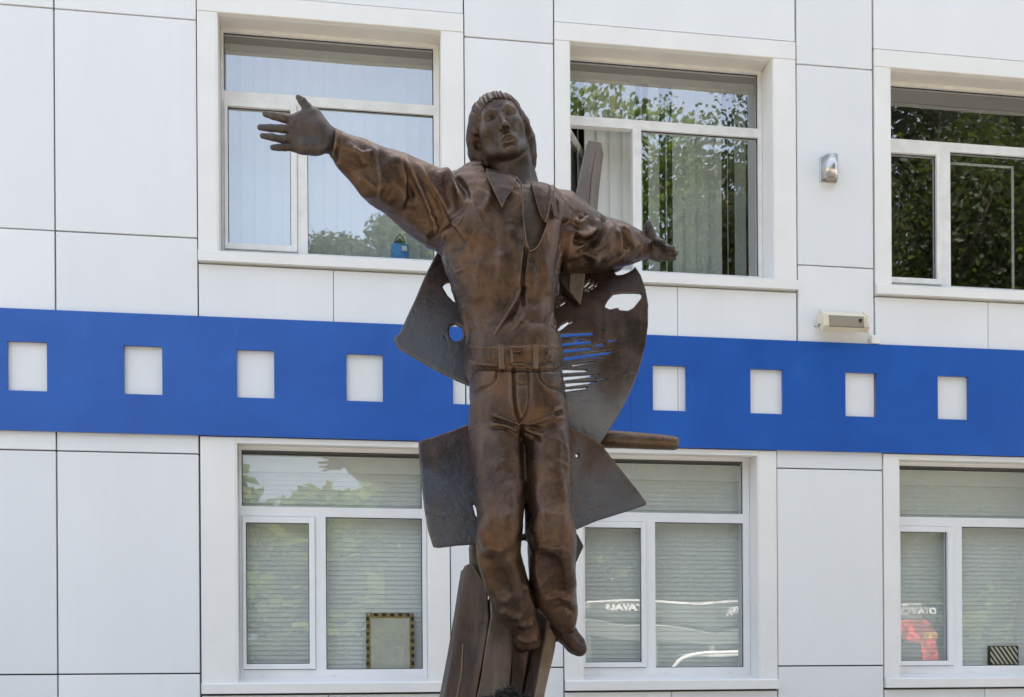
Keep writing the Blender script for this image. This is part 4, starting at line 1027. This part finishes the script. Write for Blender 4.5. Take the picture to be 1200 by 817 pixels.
A_h = [[(517.4, 338.5), (522, 334.5), (528.4, 333.4), (534.6, 341), (538, 357), (531, 358.4), (523.5, 350)], [(537, 360), (540, 365), (545, 379), (541, 377)],
       [(524.8, 393), (526, 388), (532, 385), (539.5, 389), (541, 397.6), (538, 405), (529.7, 406), (525.8, 401)], [(546.5, 429.5), (550, 430), (549.5, 435), (547, 434)], [(519, 398), (521.5, 403), (520, 404)]]
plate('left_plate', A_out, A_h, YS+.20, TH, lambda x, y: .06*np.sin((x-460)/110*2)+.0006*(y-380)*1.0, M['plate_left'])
B_out = [(735, 309), (743.6, 312), (750, 324), (754.6, 342), (756.8, 359.5), (755.7, 388), (752.4, 410), (745.8, 436.6), (737, 461), (728, 480), (717, 500), (700.6, 525), (684, 517), (665, 508.6), (640, 500), (600, 492), (600, 285), (660, 285), (705, 290)]
B_h = [[(718, 321.5), (721, 325), (727, 324.5), (735, 321), (741, 317), (746, 310), (738, 305), (727, 317)],
       [(705, 365), (710, 356), (717, 348.5), (728, 346.7), (748, 346), (750.5, 347.5), (749.5, 352), (739, 365), (732.6, 368.8), (722.6, 368.8), (720.4, 365.7), (710.5, 368)],
       [(650, 392), (655, 386), (664, 381), (664, 384), (657, 390), (651, 394)], [(655, 318), (659, 322), (660, 332), (657, 344), (652, 346), (650, 330)]]
cap = [((682, 341), (690, 333), .9, 1.3), ((682.5, 345.5), (694, 336.5), .9, 1.3), ((683, 348.5), (696, 339), .9, 1.2), ((692, 342), (698, 337), .8, .8),
       ((648, 351), (653.5, 346.5), .9, 1.2), ((649, 356), (656, 351), .9, 1.2), ((649, 361), (658, 355), .9, 1.2), ((648, 366.5), (660, 359), .9, 1.4),
       ((640, 399), (690, 396.5), 3.6, 3.0), ((640, 410), (688, 406), 3.4, 2.8), ((640, 418), (688, 413.5), 3.4, 2.6), ((640, 427.5), (708, 418.5), 3.8, 2.6), ((708, 418.5), (717, 414.8), 1.2, .8),
       ((695.5, 410), (704, 408.3), 2.4, 1.6), ((710, 404.8), (718.5, 402.6), 2.4, 1.4), ((655, 439), (684, 438.8), 3.8, 2.0), ((659, 447), (691, 444.2), 3.6, 2.2), ((662, 454), (689, 451.8), 3.4, 1.8), ((659, 460.3), (685, 457.8), 2.4, 1.4),
       ((694, 447.5), (695, 448.3), 1.4, 1.2), ((700, 447.6), (706, 447.2), 1.6, 1), ((697, 442.5), (697.6, 442.8), 1.2, 1.2), ((701, 393.2), (701.2, 393.6), 2.0, 2.0), ((668, 404), (684, 402.5), 1.6, 1.2), ((668, 432.6), (694, 429), 1.8, 1.0), ((697, 403.5), (702, 402.4), 1.4, 1.0), ((690, 424.5), (704, 422.6), 1.4, .9), ((690, 452), (696, 451.2), 1.5, 1.0), ((664, 384.5), (670, 380.5), 1.2, .8)]
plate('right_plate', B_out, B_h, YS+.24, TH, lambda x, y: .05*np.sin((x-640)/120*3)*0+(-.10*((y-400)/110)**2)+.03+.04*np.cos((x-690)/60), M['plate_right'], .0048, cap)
C1 = [(490, 518.5), (508.6, 513), (530.7, 505), (550.5, 496.5), (580, 484), (611, 484), (611, 610), (604, 640), (552.7, 639), (535, 640), (515, 642.5), (507.5, 642), (501, 622), (496.5, 599), (493, 568), (491, 540)]
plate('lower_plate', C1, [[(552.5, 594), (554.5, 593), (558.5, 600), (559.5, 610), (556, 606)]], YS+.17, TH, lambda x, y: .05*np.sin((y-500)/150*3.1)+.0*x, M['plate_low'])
C2 = [(612, 484), (640, 498), (665, 508), (690, 517.5), (701.5, 526), (712.7, 538), (734.7, 561.5), (750, 578), (759, 588), (758, 591.5), (728, 601), (701.7, 609), (672, 621.6), (640, 633), (618.5, 632), (617, 600), (612, 560)]
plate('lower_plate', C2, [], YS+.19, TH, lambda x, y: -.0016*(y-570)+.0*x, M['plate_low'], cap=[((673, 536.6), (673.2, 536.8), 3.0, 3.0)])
# patch that closes a tear in the left plate
F = Field(*bbox(512, 530, 402, 434, -.34, -.14), .0045); F.ell(P(521, 418, YS+.165), (4*PX, .012, 12*PX), 0); F.mesh('rivet_patch', M['bronze_grey'], guitar)
# neck: a long three sided beam broken into an upper and a lower length
def facet(name, polys, m, parent=guitar):
    """closed solid from a front outline of (px, py, forward) and the same outline set back; polys = list of (front pts, depth)"""
    out = None
    b = MB()
    for pts, dep in polys:
        fr = [P(x, y, YS-f) for x, y, f in pts]; A = [b.bm.verts.new(p) for p in fr]; Bk = [b.bm.verts.new(Vector((p.x, p.y+dep, p.z))) for p in fr]
        n = len(pts); c = sum((p for p in fr), Vector())/n
        b.bm.faces.new(A); b.bm.faces.new(Bk[::-1])
        for i in range(n): b.bm.faces.new((A[i], Bk[i], Bk[(i+1) % n], A[(i+1) % n]))
    bmesh.ops.recalc_face_normals(b.bm, faces=b.bm.faces)
    bmesh.ops.bevel(b.bm, geom=list(b.bm.edges), offset=.006, segments=2, affect='EDGES', profile=.6)
    return b.build(name, m, parent)
facet('guitar_neck', [([(690, 163.5, -.26), (700, 166, -.20), (693, 205, -.18), (688, 262, -.16), (672, 262, -.25), (675, 232, -.27), (682, 196, -.27), (688, 170, -.27)], .05)], M['bronze_grey'])
facet('guitar_neck', [([(700, 165.5, -.202), (704.5, 167, -.23), (707.5, 181, -.25), (703, 215, -.25), (699, 262, -.25), (688.5, 262, -.163), (693.5, 205, -.183)], .05)], M['bronze_grey'])
facet('neck_end', [([(654, 312, -.16), (668, 312, -.14), (666, 340, -.13), (672, 345, -.13), (680, 357, -.12), (672, 352, -.14), (660, 343.5, -.16), (656, 343, -.17), (656, 330, -.17)], .10)], M['bronze_dark'])
facet('neck_end', [([(668.5, 312, -.138), (687, 312, -.17), (685, 330, -.17), (680.5, 357.5, -.14), (676, 351, -.12), (671, 345, -.128), (666.5, 340, -.128)], .09)], M['bronze_grey'])
# peg like round bar to the right
b = MB(); pts = [P(690, 514, YS+.34), P(730, 515.5, YS+.33), P(770, 518, YS+.32), P(790, 519.5, YS+.315), P(795, 520, YS+.31)]
b.tube(pts, [.050, .046, .042, .038, .030], 14); b.build('round_bar', M['bronze'], guitar, True)
# the plinth of hewn blocks and planks
def hew(name, front, m, seed=0, sub=5, am=.006):
    """block given by its four front corners (px, py, fwd) and depth; broken up and roughened"""
    pts, dep = front; fr = [P(x, y, YS-f) for x, y, f in pts]
    b = MB(); A = [b.bm.verts.new(p) for p in fr]; Bk = [b.bm.verts.new(Vector((p.x, p.y+dep, p.z))) for p in fr]; n = len(pts)
    b.bm.faces.new(A); b.bm.faces.new(Bk[::-1])
    for i in range(n): b.bm.faces.new((A[i], Bk[i], Bk[(i+1) % n], A[(i+1) % n]))
    bmesh.ops.recalc_face_normals(b.bm, faces=b.bm.faces)
    bmesh.ops.bevel(b.bm, geom=list(b.bm.edges), offset=.012, segments=2, affect='EDGES', profile=.6)
    bmesh.ops.triangulate(b.bm, faces=[f for f in b.bm.faces if len(f.verts) > 4])
    bmesh.ops.subdivide_edges(b.bm, edges=[e for e in b.bm.edges if e.calc_length() > .05], cuts=sub, use_grid_fill=True)
    bmesh.ops.triangulate(b.bm, faces=[f for f in b.bm.faces if len(f.verts) > 4])
    b.bm.verts.ensure_lookup_table(); b.bm.normal_update()
    V = np.array([list(v.co) for v in b.bm.verts]); w = wob(V*np.array([1, 1, .35]), 6, seed)*am
    for v, d in zip(b.bm.verts, w): v.co += v.normal*float(d)
    return b.build(name, m, plinth, True)
plinth = empty('plinth_block', (P(590, 900, YS).x, YS+.1, .1)); tag(plinth, 'hewn bronze beams and blocks under the feet of the statue', 'plinth')
hew('block', ([(547, 661, -.22), (552.5, 660, -.18), (572, 690, -.14), (574, 724, -.12), (558, 817, -.10), (530, 990, -.08), (490, 990, -.30), (521, 817, -.27)], .30), M['bronze_dark'], 2)
hew('block', ([(574, 700, -.118), (604, 716, -.16), (601, 755, -.17), (598, 798, -.18), (590, 990, -.20), (531, 990, -.082), (558.5, 817, -.102), (574.5, 724, -.12)], .25), M['bronze_grey'], 3)
hew('post', ([(552, 636, -.22), (562, 636, -.20), (572, 700, -.20), (552, 664, -.22)], .12), M['bronze_dark'], 4, 2)
hew('plank', ([(645, 706, -.17), (657, 714, -.17), (650, 760, -.15), (638, 817, -.13), (612, 990, -.10), (590, 990, -.10), (626, 817, -.13), (636, 760, -.15)], .10), M['bronze_wood'], 5, 6, .004)
hew('beam', ([(632, 700, -.24), (646, 704, -.20), (637, 760, -.18), (626.5, 817, -.16), (592, 990, -.13), (570, 990, -.22), (611, 817, -.22), (622, 760, -.23)], .14), M['bronze_dark'], 6)
hew('beam', ([(598, 752, -.22), (622, 752, -.20), (616, 790, -.22), (612, 817, -.2), (600, 900, -.2), (592, 900, -.22), (598, 800, -.2)], .12), M['bronze_dark'], 7)
hew('knee_support', ([(671, 622, -.10), (676, 624, -.06), (685, 640, -.06), (676, 658, -.08), (670, 668, -.12)], .16), M['bronze_grey'], 8, 2, .003)
hew('stay', ([(606, 627, -.20), (618, 624, -.18), (620, 628, -.18), (617, 633, -.18), (606, 634, -.20)], .03), M['bronze_dark'], 9, 1, .001)
b = MB(); b.tube([P(543, 755, YS+.17), P(541, 790, YS+.15), P(536, 817, YS+.14), P(520, 900, YS+.12)], .006, 6); b.build('rod', M['bronze_dark'], plinth, True)
# black spiky twigs round the foot of the block
M['spike'] = simple('black spiky twigs', (.010, .010, .010), .6)
b = MB(); r_ = random.Random(4)
for k in range(420):
    t = r_.random(); px = 560+t*66; top = (821-(px-562)/35*18) if px < 598 else 804+(px-598)*.5
    p = P(px, top+r_.uniform(2, 16), YS-.19+.1*r_.random()); d = Vector((r_.uniform(-1, 1), r_.uniform(-1, .4), r_.uniform(-.45, .9))).normalized()*r_.uniform(.02, .05)
    b.tube([p, p+d*.55+Vector((0, 0, .004)), p+d], [.0040, .0026, .0006], 3)
tg = b.build('spiky_garland', M['spike'], None); tag(tg, 'black spiky twig garland lying round the foot of the statue', 'garland')
tag(MB().box(P(600, 800, YS).x-.9, P(600, 800, YS).x+.9, YS-.7, YS+.9, .1, P(600, 985, YS).z if P(600, 985, YS).z > .15 else .55, .02).build('pedestal', M['kerb']), 'low grey stone pedestal under the bronze blocks', 'pedestal')
print('statue', round(time.time()-T0, 1))
# ------------------------------------------------------------------ what stands across the street (the windows mirror it)
def leaf_mat(name, c1, c2, tr=1):
    m, n, l, b, o = mat(name); g = n.new('ShaderNodeNewGeometry')
    l.new(ramp(n, l, g.outputs['Random Per Island'], [(0, c1), (1, c2)]), b.inputs['Base Color'])
    b.inputs['Roughness'].default_value = .6; b.inputs['Specular IOR Level'].default_value = .15
    t = n.new('ShaderNodeBsdfTranslucent'); t.inputs[0].default_value = (.16*tr, .22*tr, .03*tr, 1); a = n.new('ShaderNodeAddShader')
    l.new(b.outputs[0], a.inputs[0]); l.new(t.outputs[0], a.inputs[1]); l.new(a.outputs[0], o.inputs[0]); return m
M['leaf'] = leaf_mat('chestnut leaves', (.03, .055, .012), (.08, .10, .02), .6)
M['leaf2'] = leaf_mat('linden leaves', (.018, .036, .011), (.05, .07, .018), .4)
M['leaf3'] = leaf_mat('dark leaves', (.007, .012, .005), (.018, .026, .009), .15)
M['bark'] = simple('tree bark', (.11, .085, .06), .9, 0, .3, 6, .8, 25, sc=(1, 1, .3))
def leaves(name, clumps, n, size, m, parent, seed):
    r = np.random.default_rng(seed); C = np.array([c[:3] for c in clumps]); S = np.array([c[3] for c in clumps])
    pr = S**2/(S**2).sum(); k = r.choice(len(clumps), n, p=pr)
    d = r.normal(size=(n, 3)); d /= np.linalg.norm(d, axis=1)[:, None]; rad = S[k]*r.uniform(.25, 1.0, n)**.5*(1+.25*np.sin(d[:, 0]*7+k)*np.cos(d[:, 2]*6))
    c = C[k]+d*rad[:, None]*np.array([1, 1, .8])
    a = r.normal(size=(n, 3)); a[:, 2] -= .6; a /= np.linalg.norm(a, axis=1)[:, None]; b_ = np.cross(a, r.normal(size=(n, 3))); b_ /= np.linalg.norm(b_, axis=1)[:, None]
    L = size*r.uniform(.6, 1.3, n)[:, None]; w = L*.38
    v = np.stack([c, c+a*L*.45+b_*w, c+a*L, c+a*L*.45-b_*w], 1).reshape(-1, 3)
    me = bpy.data.meshes.new(name); me.vertices.add(4*n); me.vertices.foreach_set('co', v.astype(np.float32).ravel())
    me.loops.add(4*n); me.loops.foreach_set('vertex_index', np.arange(4*n, dtype=np.int32)); me.polygons.add(n); me.polygons.foreach_set('loop_start', np.arange(n, dtype=np.int32)*4)
    me.update(calc_edges=True); return link(name, me, m, parent)
def tree(x, y, h, rc, zc, n, size, m, label, seed, trunk=.25, nc=26, squash=1.0, group='trees across the street'):
    r = random.Random(seed); t = empty('street_tree', (x, y, .05)); tag(t, label, 'tree', group)
    b = MB(); b.tube([(x, y, 0), (x+.1, y, zc*.4), (x-.1, y+.1, zc*.75), (x, y, h*.92)], [trunk, trunk*.8, trunk*.55, .04], 9)
    cl = []
    for i in range(nc):
        a = r.uniform(0, 6.28); e = r.uniform(-.8, 1); q = rc*r.uniform(.45, 1.0); ce = math.sqrt(max(0, 1-e*e))
        c = (x+q*ce*math.cos(a), y+q*ce*math.sin(a), zc+e*q*squash); cl.append((*c, rc*r.uniform(.22, .38)))
        if i % 2 == 0: b.tube([(x, y, zc*.55+r.uniform(0, 1.5)), ((x+c[0])/2+r.uniform(-.3, .3), (y+c[1])/2, (zc*.6+c[2])/2+.3), c], [trunk*.35, trunk*.2, .02], 6)
    b.build('trunk', M['bark'], t, True)
    leaves('crown', cl, n, size, m, t, seed)
tree(7.2, -17.5, 14.5, 4.6, 10.2, 42000, .15, M['leaf2'], 'tall leafy tree mirrored in the upper middle window', 11, nc=30, squash=1.1)
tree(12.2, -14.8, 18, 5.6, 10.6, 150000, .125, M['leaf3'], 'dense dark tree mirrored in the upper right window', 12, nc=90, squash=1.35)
tree(17.5, -17.0, 14, 4.4, 9.0, 30000, .2, M['leaf'], 'broad green tree farthest right across the street', 13, nc=44, squash=1.2)
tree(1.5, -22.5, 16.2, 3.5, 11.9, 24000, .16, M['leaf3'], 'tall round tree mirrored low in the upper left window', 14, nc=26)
tree(-5.5, -25.5, 7.2, 2.6, 4.6, 12000, .22, M['leaf2'], 'small dark tree mirrored in the lower left window', 15, nc=24)
tree(3.6, -21.5, 9.5, 2.7, 6.0, 14000, .2, M['leaf2'], 'rounded tree between the two tall trees across the street', 16, nc=26)
tree(10.0, -24.5, 11.5, 3.6, 7.0, 10000, .36, M['leaf2'], 'wide tree standing behind the dense dark tree', 17, nc=28)
tree(-12.5, -24.0, 7.0, 2.4, 4.4, 7000, .32, M['leaf'], 'low bright green tree at the far left of the street', 18, nc=22)
tree(21.5, -22.0, 12.0, 4.0, 7.0, 9000, .36, M['leaf2'], 'tall dark tree behind the farthest right tree', 19, nc=28)
# clipped hedge
b = empty('hedge', (4, -27, .05)); tag(b, 'long dark green hedge beyond the trees across the street', 'hedge')
cl = [(-18+i*1.0+random.uniform(-.3, .3), -27.5+random.uniform(-.4, .4), z, random.uniform(.8, 1.1)) for i in range(48) for z in (.9, 2.2)]
leaves('foliage', cl, 16000, .34, M['leaf2'], b, 30)
MB().box(-18, 30, -27.9, -27.3, 0, 2.4).build('stems', M['bark'], b)

wood = [(-60+i*2.2+random.uniform(-1, 1), -40+random.uniform(-2, 2), z+random.uniform(-.8, .8), random.uniform(1.6, 2.6)) for i in range(56) for z in (2, 4.6, 7.2, 9.2)]
tag(leaves('far_wood', wood, 90000, .85, M['leaf'], None, 31), 'green belt of trees far across the street mirrored in the lower windows', 'woodland', kind='stuff')
wood = [(-60+i*2.2, -42, z, 2.6) for i in range(56) for z in (2, 5, 8)]
# minibus with white roof band, and a parked silver car nearer
M['red'] = simple('red bus paint', (.62, .045, .04), .25, 0, .05)
M['graphite'] = simple('graphite vehicle paint', (.10, .11, .10), .3, 0, .05)
M['whitepaint'] = simple('white vehicle paint', (.80, .80, .80), .25, 0, .03)
M['roofgrey'] = simple('grey bus roof', (.22, .23, .22), .4)
M['silver'] = simple('silver car paint', (.62, .63, .64), .25, .3, .04)
M['tyre'] = simple('tyre rubber', (.02, .02, .02), .85)
M['amber'] = simple('amber light', (.8, .45, .05), .3)
def wheel(cx, cy, r, side, par):
    b = MB(); b.prism([(cx+r*math.cos(t), r+.0+r*math.sin(t)) for t in [2*math.pi*k/24 for k in range(24)]], 1, cy-.11, cy+.11)
    w = b.build('wheel', M['tyre'], par); c = MB(); c.prism([(cx+r*.6*math.cos(t), r+r*.6*math.sin(t)) for t in [2*math.pi*k/16 for k in range(16)]], 1, cy+side*.11, cy+side*.125)
    c.build('rim', M['steel'], w)
bx0, bx1, by0_, by1_ = 4.6, 12.6, -14.9, -12.6
bus = empty('minibus', (8.6, -13.75, 0)); tag(bus, 'red and white minibus with white lettering along its roof, mirrored in the lower windows', 'bus')
b = MB(); b.prism([(bx0, .45), (bx1-.1, .45), (bx1, .7), (bx1-.02, 1.5), (bx1-.35, 2.45), (bx1-.9, 2.62), (bx0+.2, 2.62), (bx0, 2.4)], 1, by0_, by1_)
bmesh.ops.bevel(b.bm, geom=list(b.bm.edges), offset=.08, segments=3, affect='EDGES'); b.build('body', M['graphite'], bus, True)
b = MB(); b.prism([(bx1-1.75, .43), (bx1-.08, .43), (bx1+.02, .7), (bx1, 1.5), (bx1-.20, 2.62), (bx1-.55, 2.80), (bx1-1.75, 2.80)], 1, by0_-.02, by1_+.008); bmesh.ops.bevel(b.bm, geom=list(b.bm.edges), offset=.08, segments=3, affect='EDGES'); b.build('nose', M['red'], bus, True)
MB().box(bx0+.1, bx1-.45, by0_+.02, by1_+.015, 2.64, 3.06, .07).build('roof', M['roofgrey'], bus, True)
b = MB(); b.box(bx0+.2, bx1-.5, by1_-.03, by1_+.02, 3.02, 3.065); b.prism([(bx0+.05, 1.28), (bx1-.9, 1.28), (bx1-.9, 1.36), (bx0+.05, 1.36)], 1, by1_-.01, by1_+.02); b.build('trim', M['whitepaint'], bus)
for k in range(5):
    a = bx0+.25+k*1.32; MB().box(a, a+1.18, by1_-.02, by1_+.012, 1.45, 2.28, .01).build('window', M['carglass'], bus)
MB().box(bx1-1.35, bx1-.55, by1_-.02, by1_+.012, 1.45, 2.28, .01).build('window', M['carglass'], bus)
b = MB(); b.box(bx1-.5, bx1-.15, by1_-.3, by1_+.012, 2.35, 2.5, .02); b.build('marker_light', M['amber'], bus)
for x in (bx0+1.4, bx1-1.6): wheel(x, by1_-.08, .42, 1, bus); wheel(x, by0_+.08, .42, -1, bus)
def sign(txt, x, z, sz, y):
    cu_ = bpy.data.curves.new('lettering', 'FONT'); cu_.body = txt; cu_.size = sz; cu_.extrude = .006; cu_.align_x = 'CENTER'; cu_.offset = .012
    t = bpy.data.objects.new('lettering', cu_); COL.objects.link(t); dg = bpy.context.evaluated_depsgraph_get(); dg.update()
    me = bpy.data.meshes.new_from_object(t.evaluated_get(dg)); bpy.data.objects.remove(t)
    o = link('lettering', me, M['whitepaint'], bus); o.location = Vector((x, y, z))-bus.location; o.rotation_euler = (R(90), 0, R(180)); return o
b = MB(); b.box(bx0+.3, bx1-1.3, by1_+.012, by1_+.022, 2.72, 3.0); b.build('sign_board', M['graphite'], bus)
sign('OTAVON', 12.0, 2.82, .20, by1_+.04); sign('OTAVALS', 5.7, 2.84, .17, by1_+.04); sign('OTAVA', 8.0, 2.80, .17, by1_+.04)
car = empty('parked_car', (8.0, -11.9, 0)); tag(car, 'silver parked car mirrored at the bottom of the lower middle window', 'car')
cy0, cy1 = -12.35, -10.95
def cs(b):
    for v in b.bm.verts: v.co.x += 3.4; v.co.z *= 1.09
    return b
b = MB(); b.prism([(2.5, .35), (7.1, .35), (7.2, .75), (7.0, 1.0), (6.0, 1.12), (5.3, 1.12), (2.75, 1.18), (2.45, .9)], 1, cy0-.1, cy1)
bmesh.ops.bevel(b.bm, geom=list(b.bm.edges), offset=.06, segments=2, affect='EDGES'); cs(b).build('body', M['silver'], car, True)
b = MB(); b.prism([(2.75, 1.12), (6.1, 1.08), (5.1, 1.70), (4.4, 1.82), (3.3, 1.80), (2.85, 1.5)], 1, cy0+.1, cy1-.14); cs(b).build('cabin_glass', M['carglass'], car)
b = MB(); b.tube([Vector((p[0], cy1-.12, p[1])) for p in crl([(6.15, 1.08), (5.6, 1.5), (5.05, 1.76), (4.4, 1.86), (3.5, 1.88), (2.95, 1.80), (2.68, 1.60), (2.58, 1.30), (2.55, 1.12)], 4)], .035, 8)
b.box(3.2, 4.5, cy0+.05, cy1-.1, 1.80, 1.86, .02); cs(b).build('roof', M['whitepaint'], car, True)
for x in (6.7, 9.7): wheel(x, cy1-.06, .33, 1, car); wheel(x, cy0-.02, .33, -1, car)
print('street', round(time.time()-T0, 1))
